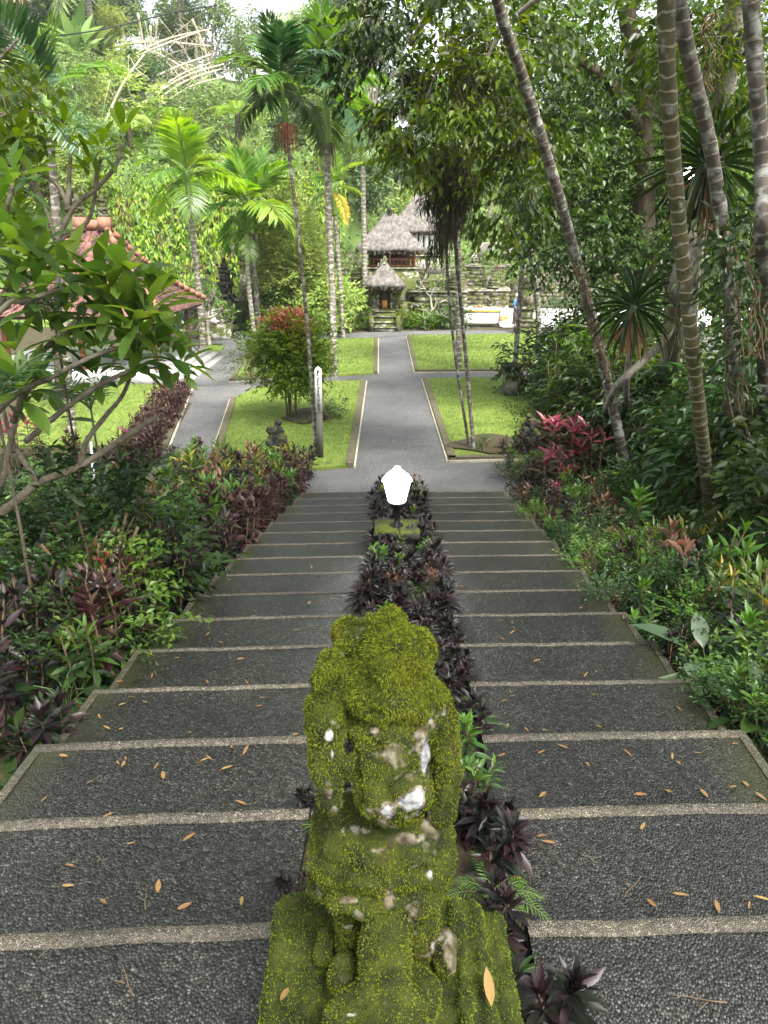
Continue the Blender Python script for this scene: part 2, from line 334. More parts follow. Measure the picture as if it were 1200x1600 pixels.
M['bronze'] = leafmat('bronze_leaf', [(.07, .03, .018), (.05, .05, .018), (.03, .02, .012), (.06, .07, .02)], .2, .35, .5)
M['green'] = leafmat('garden_green_leaf', [(.014, .04, .010), (.03, .075, .014), (.045, .10, .018), (.022, .055, .016)], .25, .33, .55)
M['newred'] = leafmat('new_red_leaf', [(.30, .09, .04), (.22, .05, .03), (.34, .17, .07), (.14, .13, .04)], .3, .4, .4)
M['rust'] = leafmat('rusty_leaf', [(.16, .05, .025), (.08, .03, .02), (.2, .10, .05), (.10, .09, .03)], .2, .35, .5)
M['greenlt'] = leafmat('light_green_leaf', [(.05, .12, .015), (.085, .18, .02), (.12, .20, .025)], .35, .35, .5)
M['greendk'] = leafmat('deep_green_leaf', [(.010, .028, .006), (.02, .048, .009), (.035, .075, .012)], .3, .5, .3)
M['greensv'] = leafmat('silvery_green_leaf', [(.06, .10, .05), (.12, .16, .10), (.05, .09, .04)], .2, .35, .5)
M['yellow'] = leafmat('yellow_green_leaf', [(.34, .26, .015), (.16, .18, .02), (.07, .13, .02), (.06, .09, .015)], .3, .35, .5)
M['fran'] = leafmat('frangipani_leaf', [(.045, .10, .018), (.075, .155, .024), (.12, .21, .03), (.16, .25, .035)], .5, .42, .4)
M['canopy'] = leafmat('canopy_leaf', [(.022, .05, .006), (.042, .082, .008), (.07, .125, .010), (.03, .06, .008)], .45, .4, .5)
M['canopylt'] = leafmat('pale_canopy_leaf', [(.06, .12, .010), (.10, .18, .013), (.15, .23, .018)], .5, .4, .4)  # lighter leaf tone shared by several crowns, vines and shrubs
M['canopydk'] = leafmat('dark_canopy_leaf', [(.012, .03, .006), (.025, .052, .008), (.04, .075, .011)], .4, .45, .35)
M['palm'] = leafmat('palm_leaf', [(.05, .12, .015), (.09, .19, .02), (.13, .23, .025)], .4, .35, .5)
M['palmlt'] = leafmat('pale_palm_leaf', [(.12, .23, .02), (.18, .30, .03), (.24, .34, .04)], .45, .35, .5)
M['palmdk'] = leafmat('dark_palm_leaf', [(.012, .04, .012), (.025, .07, .018), (.04, .09, .03)], .3, .3, .6)
M['shaft'] = noisemat('green_crownshaft', [(.09, .17, .03), (.16, .24, .05)], 3, .4, .1, stretch=(1, 1, .3))
M['hillA'] = leafmat('hill_leaf_bright', [(.14, .22, .045), (.24, .33, .08), (.36, .41, .14)], .4, .6, .3)
M['hillB'] = leafmat('hill_leaf_mid', [(.08, .14, .04), (.14, .21, .065), (.23, .30, .11)], .35, .6, .3)
M['hillC'] = leafmat('hill_leaf_dark', [(.03, .065, .022), (.055, .10, .035), (.09, .145, .055)], .3, .6, .3)
M['vine'] = leafmat('vine_leaf', [(.12, .24, .02), (.20, .34, .03), (.32, .42, .04)], .45, .5, .3)
M['straw'] = noisemat('dry_bamboo', [(.35, .3, .2), (.6, .55, .42)], 3, .8, .1)
M['stemgreen'] = noisemat('green_stem', [(.06, .10, .03), (.12, .16, .06)], 8, .6, .1)
M['ring1'] = ringmat('ringed_palm_green', (.075, .068, .02), (.22, .19, .13), .12, (.24, .25, .22), .3, .09)
M['ring2'] = ringmat('ringed_palm_brown', (.075, .062, .045), (.15, .13, .10), .13, (.24, .24, .215), .62, .08)
M['ring3'] = ringmat('ringed_palm_pale', (.15, .13, .10), (.30, .28, .23), .2, (.33, .31, .27), .5, .16)
M['black'] = plain('black_metal', (.012, .012, .014), .4, .6)
M['glow'] = plain('lit_glass', (1, .98, .93), .4, 0, 4.5)
M['steel'] = plain('steel_pole', (.6, .62, .64), .3, .9)

# ------------------------------------------------------------------ setting
A = Acc()
def grid(A, xs, ys, zf, mi=0):
    X, Y = np.meshgrid(xs, ys); Z = zf(X, Y); nx, ny = len(xs), len(ys)
    i = np.arange(ny - 1)[:, None]; j = np.arange(nx - 1)[None, :]
    q = np.stack([i * nx + j, i * nx + j + 1, (i + 1) * nx + j + 1, (i + 1) * nx + j], -1).reshape(-1, 4)
    A.add(np.stack([X, Y, Z], -1).reshape(-1, 3), [q], mi)
xs = np.unique(np.concatenate([np.linspace(-400, -14, 14), np.linspace(-14, 14, 113), np.linspace(14, 400, 14)]))
ys = np.unique(np.concatenate([np.linspace(-300, -6, 8), np.linspace(-6, 15, 85), np.linspace(15, 60, 20), np.linspace(60, 600, 8)]))
grid(A, xs, ys, g)
tag(A.obj('ground', M['soil'], smooth=True), 'dark soil between the lawns and under the plants', 'ground', kind='structure')

def wob(x, s=1.): return .003 * math.sin(x * 5.3 + s) + .0025 * math.sin(x * 13.1 + 2 * s)
def flight(name, xa, xb, skew, xp, label):
    A = Acc(); nx = 26
    for k in range(-5, 16):
        z = Z0 - RS * k + .0; y1c = Y0 + T * k; y0c = y1c - T
        us = np.linspace(0, 1, nx)
        def line(yc, kk):
            X = np.array([xa(yc) + (xb(yc) - xa(yc)) * u for u in us]); return X, np.array([yc + skew * (x - xp) + wob(x, kk) for x in X])
        Xn, Yn = line(y1c, k); Xf, Yf = line(y0c, k - 1)
        ed = np.array([max(0, 1 - u * (xb(yc_) - xa(yc_)) / .4) if xp > (xa(3) + xb(3)) / 2 else max(0, 1 - (1 - u) * (xb(yc_) - xa(yc_)) / .4) for u in us for yc_ in [y1c]])
        ed = np.clip(ed * 1.2, 0, 1)
        def row(X, Y, zz): return np.stack([X, Y, np.full(nx, zz)], 1)
        ns = .056 if k > 2 else .075
        rows = [(Xf, Yf - .02, z), (Xn, Yn - ns, z), (Xn, Yn - ns, z + .004), (Xn, Yn - .012, z + .004), (Xn, Yn, z - .008), (Xn, Yn, z - RS - .002)]
        V = np.concatenate([row(*r) for r in rows]); fs = [[], []]
        for r in range(len(rows) - 1):
            for i in range(nx - 1):
                # the outer margin is the same pale strip as the nosing
                u = i if xp > (xa(3) + xb(3)) / 2 else nx - 2 - i
                fs[1 if r in (1, 2, 3) else 0].append([r * nx + i, r * nx + i + 1, (r + 1) * nx + i + 1, (r + 1) * nx + i])
        A.add(V, [np.array(fs[0])], 0, np.tile(ed, len(rows))); A.n -= 0
        A.add(V, [np.array(fs[1])], 1, np.tile(ed * .7, len(rows)))
        # side cheeks
        for ii in (0, nx - 1):
            sx = -.004 if ii == 0 else .004
            A.add([[Xf[ii] + sx, Yf[ii], z], [Xn[ii] + sx, Yn[ii], z], [Xn[ii] + sx, Yn[ii], z - .7], [Xf[ii] + sx, Yf[ii], z - .7]], [np.array([[0, 1, 2, 3]])], 0, [.6] * 4)
        # raised margin along the outer edge
        oi = 0 if xp > (xa(3) + xb(3)) / 2 else nx - 1; s = 1 if oi == 0 else -1
        a0, a1 = Xf[oi], Xn[oi]
        v = [[a0, Yf[oi], z + .006], [a0 + s * .05, Yf[oi], z + .006], [a1 + s * .05, Yn[oi] - ns, z + .006], [a1, Yn[oi] - ns, z + .006]]
        A.add(v, [np.array([[0, 1, 2, 3]])], 1, [.95] * 4)
    return tag(A.obj(name, [M['pebble'], M['nosing']]), label, 'stairs', kind='structure')
flight('stairs', ledge, pl_l, .055, -.4, 'left flight of pebbled steps with pale nosings')
flight('stairs', pl_r, redge, .03, .45, 'right flight of pebbled steps with pale nosings')
A = Acc(); yy = np.linspace(-2, 12.6, 60)
V = np.array([[f(y) - (.0 if f is pl_l else .0), y, slope(y) - .085 + (.0)] for y in yy for f in (pl_l, pl_r)])
A.add(V, [np.array([[2 * i, 2 * i + 1, 2 * i + 3, 2 * i + 2] for i in range(59)])])
tag(A.obj('planting_bed', M['soil']), 'narrow soil bed between the two flights', 'planting bed', kind='structure')

Zp = .004
def P(px, py, z=0): p = atZ(px, py, z); return (p[0], p[1])
# paved surfaces
A = Acc()
sheet(A, [(-1.75, 12.2), (2.4, 12.2), (2.6, 14.9), (-2.6, 14.9)], Zp)
c0, c1 = P(551, 734), P(571, 597); d0, d1 = P(702, 724), P(659, 590)
e1, f1 = P(589, 520), P(634, 520)
sheet(A, [(c0[0], 14.3), (d0[0], 14.3), d1, f1, e1, c1], Zp + .004)
sheet(A, [P(200, 606), P(357, 598), P(588, 586), P(650, 584), P(860, 581), P(860, 592), P(659, 592), P(571, 598), P(400, 607), P(357, 626), P(298, 630), P(180, 640)], Zp + .008)
sheet(A, [P(262, 700), P(302, 626), P(360, 622), P(341, 690), P(300, 770), P(200, 760)], Zp + .012)
sheet(A, [P(296, 603), P(345, 545), P(352, 532), P(392, 532), P(386, 540), P(354, 602)], Zp + .016)
sheet(A, [P(290, 533), P(480, 526), P(560, 520), P(700, 517), P(1100, 514), P(1100, 523), P(640, 524), P(590, 528), P(500, 531), P(300, 540)], Zp + .020)
sheet(A, [P(1040, 600), P(1080, 520), P(1130, 520), P(1150, 600), P(1160, 690), P(1060, 690)], Zp + .024)
for yj in (15.9, 17.8, 19.6, 21.3):
    sheet(A, [(-.75 - .0, yj), (1.35, yj + .05), (1.35, yj + .065), (-.75, yj + .015)], Zp + .0285, 1)
tag(A.obj('path', [M['path'], plain('joint', (.035, .035, .033), .9)]), 'grey aggregate paths crossing between the lawns', 'path', kind='structure')
A = Acc(); sheet(A, [P(785, 513), P(748, 484), P(1130, 482), P(1180, 512)], .06); 
tag(A.obj('court_paving', M['white']), 'pale paved court beside the temple wall', 'paving', kind='structure')
# lawns with raised kerbs
LAWNS = []
def lawn(pts, label, kerbs=(), strip=.14, z=.07):
    pts = [np.array(p) for p in pts]; A = Acc()
    slabpoly(A, [tuple(p) for p in pts], 0., z, 0); 
    tag(A.obj('lawn', M['lawn']), label, 'lawn', kind='structure'); LAWNS.append((np.array(pts), z))
    for (i, side) in kerbs:
        a, b = pts[i], pts[(i + 1) % len(pts)]; d = unit(b - a); nrm = np.array([-d[1], d[0]]); nrm = nrm if np.dot(nrm, (a + b) / 2 - np.mean(pts, 0)) > 0 else -nrm
        K = Acc(); slabpoly(K, [tuple(a + nrm * .02 - d * .02), tuple(b + nrm * .02 + d * .02), tuple(b - nrm * strip + d * .02), tuple(a - nrm * strip - d * .02)], .0, z + .035, 0)
        slabpoly(K, [tuple(a + nrm * .06 - d * .02), tuple(b + nrm * .06 + d * .02), tuple(b + nrm * .023 + d * .02), tuple(a + nrm * .023 - d * .02)], .0, .05, 1)
        tag(K.obj('kerb', [M['kerb'], M['cream']]), 'mossy kerb with a cream line along a lawn', 'kerb', kind='structure')
lawn([P(551, 731), P(571, 597), P(470, 600), P(400, 609), P(362, 626), P(338, 700), P(300, 790), P(440, 740)], 'near left lawn with the round shrub', [(0, -1), (4, -1)])
lawn([P(589, 585), P(590, 530), P(500, 533), P(400, 538), P(388, 545), P(360, 598), P(480, 590)], 'far left lawn behind the round shrub', [(0, -1), (4, -1), (5, -1)], .12)
lawn([P(702, 722), P(830, 719), P(900, 700), P(1000, 660), P(1000, 590), P(661, 594)], 'near right lawn beside the path', [(5, -1), (0, -1)])
lawn([P(649, 583), P(1000, 580), P(1000, 524), P(840, 523), P(636, 526)], 'far right lawn before the court', [(4, -1), (0, -1)], .12)
lawn([P(170, 700), P(262, 700), P(300, 606), P(190, 603), P(60, 603), P(0, 700)], 'bright lawn left of the purple hedge', [(1, -1)])
lawn([P(1160, 600), P(1500, 600), P(1500, 500), P(1140, 505)], 'sunlit lawn far right behind the palms', [])
lawn([P(1000, 575), P(1040, 575), P(1075, 520), P(1005, 520)], 'strip of lawn behind the vine trunks', [])
lawn([P(308, 556), P(337, 556), P(352, 543), P(325, 541)], 'small lawn at the foot of a palm', [(0, -1)], .12)
# grass blades
A = Acc(); bl = leaf_t(.14, 1, 0., .25)
for pts, z in LAWNS:
    lo, hi = pts.min(0), pts.max(0); cy = (lo[1] + hi[1]) / 2
    n = int(min(42000, 520 * (hi[0] - lo[0]) * (hi[1] - lo[1]) * min(1, (20 / cy) ** 1.5)))
    q = rng.uniform(lo, hi, (n, 2)); ins = np.zeros(n, bool); m = len(pts)
    for i in range(m):
        a, b = pts[i], pts[(i + 1) % m]; c = (a[1] > q[:, 1]) != (b[1] > q[:, 1])
        with np.errstate(divide='ignore', invalid='ignore'): xx = (b[0] - a[0]) * (q[:, 1] - a[1]) / (b[1] - a[1]) + a[0]
        ins ^= c & (q[:, 0] < xx)
    q = q[ins]; n = len(q); d = unit(rng.normal(0, .55, (n, 3)) + [0, 0, 1])
    put(A, bl, np.column_stack([q, np.full(n, z - .005)]), frames(d, roll=3), rng.uniform(.03, .075, n) * max(1, cy / 22))
tag(A.obj('grass', M['grass']), 'short green grass covering the lawns', 'grass', kind='stuff')
# bare earth patches at palm feet
A = Acc()
for (px, py, rx, ry) in ((770, 700, .95, .75), (480, 655, .6, .8)):
    c = P(px, py); sheet(A, [(c[0] + rx * (1 + .25 * math.sin(3 * t + px)) * math.cos(t), c[1] + ry * (1 + .2 * math.cos(4 * t)) * math.sin(t)) for t in np.linspace(0, 2 * math.pi, 22)[:-1]], .112)
tag(A.obj('bare_earth', M['soil']), 'bare brown earth worn in the lawns', 'earth', kind='structure')

# ------------------------------------------------------------------ the hill
def hb(X): return np.interp(X, [-60, -14, -3, 2, 12, 24, 60], [34, 41, 43, 60, 62, 58, 40])
def hillz(X, Y):
    d = Y - hb(X); c = np.clip(d / 5.5, 0, 1); cl = np.interp(X, [-14, -3, 2, 60], [8.5, 8.5, 4, 4])
    z = -.6 + cl * (c * c * (3 - 2 * c)) + np.clip(d - 3, 0, 44) * .30
    return z + .8 * np.sin(X * .21 + 1) * c + .5 * np.sin(X * .53 + Y * .3) * c + np.clip(-X - 14, 0, 30) * .08 * c
A = Acc(); grid(A, np.linspace(-100, 110, 106), np.concatenate([np.linspace(33, 75, 60), np.linspace(77, 190, 24)]), hillz)
tag(A.obj('hill', M['hill'], smooth=True), 'steep jungle hillside behind the temple', 'hill', kind='structure')
#CONTINUE
# ------------------------------------------------------------------ temple buildings
def tiers(A, cx, cy, z0, prof, mi=0, rz=0, jit=.008):
    """stack of square blocks: prof = [(width, height)]"""
    z = z0
    for w, h in prof: boxc(A, cx, cy, z, w, w, h + .003, mi, rz, 1, jit); z += h
    return z
def carved(A, cx, cy, z0, w, h, n, mi=0, sc=.14):
    """irregular knobs of weathered carving"""
    for _ in range(n):
        a = rng.uniform(0, 6.28); zz = z0 + rng.uniform(0, h); s = sc * rng.uniform(.5, 1.1)
        x = cx + np.clip(w / 2 * 1.3 * math.cos(a), -w / 2, w / 2); y = cy + np.clip(w / 2 * 1.3 * math.sin(a), -w / 2, w / 2)
        boxc(A, x, y, zz, s, s, s, mi, rng.uniform(0, 1.5), .6, .012)
def thatch_roof(A, cx, cy, z, hx, hy, h, ridge, rz=0, mi=0, n=9):
    """hipped, slightly concave thatch with a thick shaggy eave"""
    prof = []
    for i in range(n):
        t = i / (n - 1); s = (1 - t) ** 1.18; prof.append((ridge + (hx - ridge) * s, .02 + (hy - .02) * s, z + .16 + h * t))
    prof = [(hx - .12, hy - .12, z - .04), (hx, hy, z)] + prof
    rings = []; m = 14
    for a, b, zz in prof:
        r = []
        for s_, (x0, y0, x1, y1) in enumerate([(-a, -b, a, -b), (a, -b, a, b), (a, b, -a, b), (-a, b, -a, -b)]):
            for q in range(m):
                u = q / m; r.append([x0 + (x1 - x0) * u, y0 + (y1 - y0) * u, zz])
        rings.append(r)
    V = np.array(rings); V += rng.normal(0, .018, V.shape); V[:2] += rng.normal(0, .03, V[:2].shape)
    c, s = math.cos(rz), math.sin(rz); X = V[..., 0] * c - V[..., 1] * s + cx; Y = V[..., 0] * s + V[..., 1] * c + cy
    V = np.stack([X, Y, V[..., 2]], -1); k = 4 * m; nn = len(prof)
    i = np.arange(nn - 1)[:, None]; j = np.arange(k)[None, :]; j2 = (j + 1) % k
    A.add(V.reshape(-1, 3), [np.stack([i * k + j, i * k + j2, (i + 1) * k + j2, (i + 1) * k + j], -1).reshape(-1, 4), np.array([list(range((nn - 1) * k, nn * k))]), np.array([list(range(k))[::-1]])], mi)
    # straw fringe and stubble
    st = leaf_t(.25, 1, .02, .1)
    e = rings and V[1]; q = rng.integers(0, k, 260); p = V[1][q] + rng.normal(0, .04, (260, 3))
    put(A, st, p, frames(rng.normal(0, .15, (260, 3)) + [0, 0, -1]), rng.uniform(.08, .2, 260), mi)
    return A
def hall(name, label, cx, cy, z, hx, hy, eave, h, ridge, plat=.5, rz=0, back=True):
    t = thing(name, label, 'shrine hall', (0, 0, 0))
    A = Acc(); boxc(A, cx, cy, z - .6, hx * 1.7, hy * 1.7, plat + .6, 0, rz); boxc(A, cx, cy, z + plat, hx * 1.8, hy * 1.8, .08, 0, rz); A.obj('platform', M['stonep'], t)
    c, s = math.cos(rz), math.sin(rz)
    for sx in (-1, 0, 1):
        for sy in (-1, 1):
            x, y = sx * hx * .72, sy * hy * .72; A = Acc()
            boxc(A, cx + x * c - y * s, cy + x * s + y * c, z + plat + .08, .13, .13, eave - z - plat - .1, 0, rz); A.obj('post', M['woodred'], t)
    A = Acc(); boxc(A, cx, cy, eave - .16, hx * 1.62, hy * 1.62, .14, 0, rz); A.obj('eave_beam', M['wood'], t)
    if back:
        A = Acc(); boxc(A, cx, cy + hy * .5, z + plat + .08, hx * 1.3, .1, eave - z - plat - .28, 0, rz); A.obj('back_panel', M['wood'], t)
    A = Acc(); zz = z + plat + .5
    boxc(A, cx, cy - hy * .72, zz, hx * 1.44, .05, .06, 0, rz); boxc(A, cx, cy - hy * .72, zz - .35, hx * 1.44, .05, .05, 0, rz)
    for u in np.linspace(-.7, .7, 13): boxc(A, cx + u * hx, cy - hy * .72, zz - .35, .035, .035, .36, 0, rz)
    A.obj('railing', M['woodred'], t)
    A = Acc(); thatch_roof(A, cx, cy, eave, hx, hy, h, ridge, rz); ro = A.obj('roof', M['thatch'], t)
    A = Acc(); lathe(A, [(.16, eave + h + .1), (.12, eave + h + .3), (.17, eave + h + .33), (.05, eave + h + .5), (.01, eave + h + .62)], cx, cy, 10); A.obj('finial', M['darkstone'], ro)
    return t
TZ = 2.35   # temple terrace level
mh = atY(609, 392, 46.); hall('thatched_hall', 'broad thatched hall with a dark red railed porch, nearest of the roofed halls', mh[0], 47.2, TZ, 2.0, 2.0, mh[2], 1.9, .35)
h2 = atY(655, 383, 53.); hall('thatched_hall', 'taller thatched hall with white curtained posts standing behind the broad hall', h2[0] + .1, 54, TZ + .6, 2.3, 2.2, atY(655, 388, 53.)[2] + 1.0, 2.2, .4)
A = Acc();
for i in range(7):
    x = h2[0] - 1.0 + i * .36; boxc(A, x, 52.35, TZ + 1.3, .26, .05, 1.1, 0, .2 * (i % 2))
tag(A.obj('curtain', M['white']), 'white cloths hanging in the taller thatched hall', 'curtain')
h3 = atY(775, 398, 58.)
def pavilion():
    t = thing('wooden_pavilion', 'low open pavilion with a split brown roof right of the thatched halls', 'pavilion')
    cx, cy, z = h3[0], 58.5, TZ; ez = atY(775, 399, 58)[2]
    A = Acc(); boxc(A, cx, cy, z - .1, 3.4, 2.6, .45); A.obj('platform', M['stonep'], t)
    for sx in (-1.3, -.4, .45, 1.3):
        for sy in (-1, 1): A = Acc(); boxc(A, cx + sx, cy + sy, z + .35, .12, .12, ez - z - .35); A.obj('post', M['wood'], t)
    A = Acc(); a = [[cx - 1.9, cy - 1.4, ez - .1], [cx + 1.9, cy - 1.4, ez - .1], [cx + 1.9, cy + 1.4, ez - .1], [cx - 1.9, cy + 1.4, ez - .1], [cx - .9, cy, ez + .85], [cx + 1.0, cy, ez + .85]]
    A.add(a, [np.array([[0, 1, 5, 4], [2, 3, 4, 5]]), np.array([[1, 2, 5], [3, 0, 4]]), np.array([[3, 2, 1, 0]])]); A.obj('roof', M['thatch'], t)
    A = Acc(); tube(A, [a[4], a[0]], .05, 3, 5); tube(A, [a[4], a[5]], .06, 3, 5); tube(A, [a[5], a[1]], .05, 3, 5); A.obj('ridge_pole', M['straw'], t)
pavilion()
# terrace and retaining walls
A = Acc(); box(A, -2.6, 4.4, 42.3, 54.2, -.3, TZ - .02); box(A, -2.6, 30, 54.21, 66, -.3, TZ); tag(A.obj('terrace', M['stone']), 'raised temple terrace of mossy stone', 'terrace', kind='structure')
def wall(label, x0, x1, y, z0, z1, d=.45, coping=True, posts=0):
    t = thing('stone_wall', label, 'wall'); A = Acc(); h = z1 - z0; nb = max(2, int(h / .24))
    for r_ in range(nb):
        n = max(2, int((x1 - x0) / .7)); off = .35 * (r_ % 2); zz = z0 + h * r_ / nb
        e = np.clip(np.linspace(x0, x1, n + 1) + off * (r_ % 2), x0, x1)
        for i in range(n):
            if e[i + 1] - e[i] > .05: boxc(A, (e[i] + e[i + 1]) / 2, y + rng.uniform(-.02, .02), zz, e[i + 1] - e[i] - .012, d, h / nb - .01, 0, 0, 1, .006)
    A.obj('masonry', M['stone'], t)
    if coping:
        A = Acc(); boxc(A, (x0 + x1) / 2, y, z1, x1 - x0 + .1, d + .16, .12, 0, 0, 1, .01); boxc(A, (x0 + x1) / 2, y, z1 + .122, x1 - x0 + .02, d * .7, .1, 0, 0, 1, .01); A.obj('coping', M['stonep'], t)
    for i in range(posts):
        x = x0 + (x1 - x0) * (i + .5) / posts; A = Acc(); zt = tiers(A, x, y, z0, [(.8, .3), (.62, .5), (.72, .12), (.55, h - .7), (.75, .14), (.6, .18), (.68, .1), (.4, .25), (.22, .22)]); carved(A, x, y, z0 + .3, .66, h, 26)
        A.obj('pillar', M['stone'], t)
    return t
wall('mossy carved terrace wall left of the thatched gate shrine', -2.7, -.9, 41.6, 0, 2.2, .6, True, 2)
wall('mossy carved terrace wall right of the thatched gate shrine', 1.3, 4.5, 41.9, 0, 1.75, .6, True, 2)
wall('mossy side wall of the terrace beside the court', 4.0, 8.2, 50.5, 0, 1.3, .5, True, 2)
wall('upper mossy temple wall below the open pavilion', 4.2, 14, 54.1, 0, 2.7, .5, True, 5)
wall('pale temple wall at the far right behind the leaves', 14.2, 28, 54, 0, 2.6, .6, True, 6)
wall('low stone wall behind the white seated statue', -11.2, -4.9, 38.2, 0, 1.55, .5, True, 0)
wall('low mossy wall behind the palm bed', -5.2, -2.9, 40.0, 0, 1.5, .5, True, 2)
wall('low pale wall glimpsed behind the vine covered trunks', 9.5, 16, 24.5, 0, .7, .5, True, 0)
# thatched gate shrine
def gate():
    t = thing('gate_shrine', 'small thatched gate shrine with steps at the end of the central path', 'shrine')
    cx = atY(601, 500, 39)[0]; y = 39.2
    A = Acc()
    for i in range(4): boxc(A, cx, y + .3 * i - .45, 0, 1.0, .34, .2 + .24 * i, 1, 0, 1, .006); boxc(A, cx, y + .3 * i - .48, .2 + .24 * i, 1.12, .36, .055, 0, 0, 1, .006)
    for s in (-1, 1): boxc(A, cx + s * .68, y, 0, .26, 1.2, .75, 1, 0, 1, .01)
    A.obj('step', [M['stonep'], M['stone']], t)
    A = Acc()
    for s in (-1, 1): A = Acc(); zt = tiers(A, cx + s * .62, y + .9, 0, [(.72, .5), (.6, .45), (.68, .1), (.5, .8), (.62, .12), (.5, .12)]); carved(A, cx + s * .62, y + .9, .3, .6, 1.7, 34); boxc(A, cx + s * 1.0, y + 1.1, 0, .6, .5, 1.35, 0, 0, .9, .02); carved(A, cx + s * 1.1, y + 1.1, .2, .6, 1.2, 18); A.obj('carved_jamb', M['stone'], t)
    A = Acc(); boxc(A, cx, y + 1.1, 1.0, .62, .1, 1.15); A.obj('door', M['wood'], t)
    A = Acc(); boxc(A, cx, y + .72, 1.05, .3, .03, .42); A.obj('cloth', plain('orange_cloth', (.4, .18, .04), .8), t)
    A = Acc(); ez = atY(600, 449, 39)[2]; boxc(A, cx, y + .9, ez - .18, 1.9, 1.3, .14); A.obj('lintel', M['wood'], t)
    A = Acc(); thatch_roof(A, cx, y + .9, ez, 1.0, .95, 1.0, .12, 0, 0, 7); ro = A.obj('roof', M['thatch'], t)
    A = Acc(); lathe(A, [(.14, ez + 1.1), (.1, ez + 1.25), (.15, ez + 1.3), (.04, ez + 1.5)], cx, y + .9, 10); A.obj('finial', M['stonep'], ro)
gate()
def stone_pillar(label, px, py, Y, prof, mat='stone', z0=None, name='stone_pillar', carv=(40, .15)):
    b = atY(px, py, Y); z = 0 if z0 is None else z0; A = Acc(); zt = tiers(A, b[0], Y, z, prof); w = max(p[0] for p in prof)
    carved(A, b[0], Y, z + .2, w * .8, zt - z - .5, carv[0], 0, carv[1])
    return tag(A.obj(name, M[mat]), label, 'pillar')
stone_pillar('tall dark carved pillar right of the white seated statue', 358, 528, 36.5, [(.95, .25), (.85, .35), (.7, .3), (.82, .14), (.6, .8), (.74, .16), (.5, .35), (.66, .2), (.42, .4), (.5, .14), (.3, .3), (.16, .25)], 'darkstone')
stone_pillar('short carved pillar left of the white seated statue', 300, 528, 36.3, [(.85, .25), (.7, .4), (.55, .7), (.68, .14), (.4, .3)], 'stone')
stone_pillar('mossy carved stone pillar in front of the court', 820, 520, 38, [(1.0, .3), (.85, .3), (.95, .12), (.6, .45), (.74, .14), (.5, .9), (.66, .15), (.42, .5), (.5, .12), (.25, .4)], 'stone')
for i, (px, Y, h, lab) in enumerate([(596, 44.5, 1.2, 'pale guardian stone in front of the broad hall porch'), (700, 46, 1.9, 'pale stepped shrine stone beside the taller hall'), (742, 56, 1.5, 'mossy shrine stone left of the open pavilion'), (808, 56, 2.4, 'tall mossy shrine tower right of the open pavilion'), (866, 56, 2.8, 'pale shrine tower seen through the right hand leaves'), (905, 56, 2.2, 'squat pale shrine tower far right among leaves'), (940, 56, 2.6, 'shrine tower with red cloth far right among leaves')]):
    A = Acc(); b = atY(px, 420, Y); s = h / 2.4
    tiers(A, b[0], Y, TZ - .2, [(.9 * s, .3 * s), (.7 * s, .4 * s), (.85 * s, .12 * s), (.5 * s, .6 * s), (.8 * s, .14 * s), (.6 * s, .2 * s), (.7 * s, .1 * s), (.35 * s, .35 * s), (.2 * s, .3 * s)]); carved(A, b[0], Y, TZ, .7 * s, 1.6 * s, 30, 0, .14)
    if i == 6: boxc(A, b[0], Y, TZ + .7, .75, .75, .5, 1)
    tag(A.obj('stone_shrine', [M['stonep'], plain('red_cloth', (.5, .05, .04), .8)]), lab, 'shrine')
# pale cloths on the right court, banner table
def table():
    t = thing('offering_table', 'long table under white cloth with a yellow band', 'table')
    a = atZ(722, 509, 0); x0, x1, y = a[0], atZ(779, 507, 0)[0], a[1] - .8
    A = Acc(); boxc(A, (x0 + x1) / 2, y + .5, .92, x1 - x0, 1.0, .06); A.obj('tabletop', M['wood'], t)
    for sx in (x0 + .1, x1 - .1):
        for dy in (.1, .9): A = Acc(); boxc(A, sx, y + dy, 0, .07, .07, .92); A.obj('leg', M['wood'], t)
    A = Acc(); n = 30; xx = np.linspace(x0, x1, n); V = []
    for z in (.985, .22): V += [[x, y - .03 + .025 * math.sin(i * 1.9) * (z < .5), z] for i, x in enumerate(xx)]
    V += [[x, y + 1.03, .985] for x in xx]
    f = [[i, i + 1, i + 1 + n, i + n] for i in range(n - 1)]; f2 = [[i, i + 2 * n, i + 1 + 2 * n, i + 1] for i in range(n - 1)]
    A.add(V, [np.array(f), np.array(f2)]); cl = A.obj('cloth', M['white'], t)
    A = Acc(); boxc(A, (x0 + x1) / 2, y - .06, .8, x1 - x0 - .03, .02, .12); A.obj('band', plain('yellow_cloth', (.8, .5, .08), .8), t)
    A = Acc()
    for i in range(10): boxc(A, rng.uniform(x0 + .1, x1 - .1), y + rng.uniform(.2, .8), .99, .12, .12, rng.uniform(.05, .12), 0, rng.uniform(0, 1), .8)
    tag(A.obj('offerings', M['deadleaf']), 'small offerings set out on the long table', 'offerings')
table()
for i, px in enumerate((784, 790)):
    A = Acc(); b = atZ(px, 512 - 3 * i, 0); lathe(A, [(.13, .06), (.13, .35)], b[0], b[1], 12, 0); lathe(A, [(.131, .35), (.131, .6)], b[0], b[1], 12, 1); lathe(A, [(.13, .6), (.12, .95), (.04, 1.0)], b[0], b[1], 12, 0)
    tag(A.obj('bollard', [M['white'], plain('orange_band', (.8, .22, .05), .6)]), ['orange banded white bollard nearest the offering table', 'orange banded white bollard beside the person in blue'][i], 'bollard')
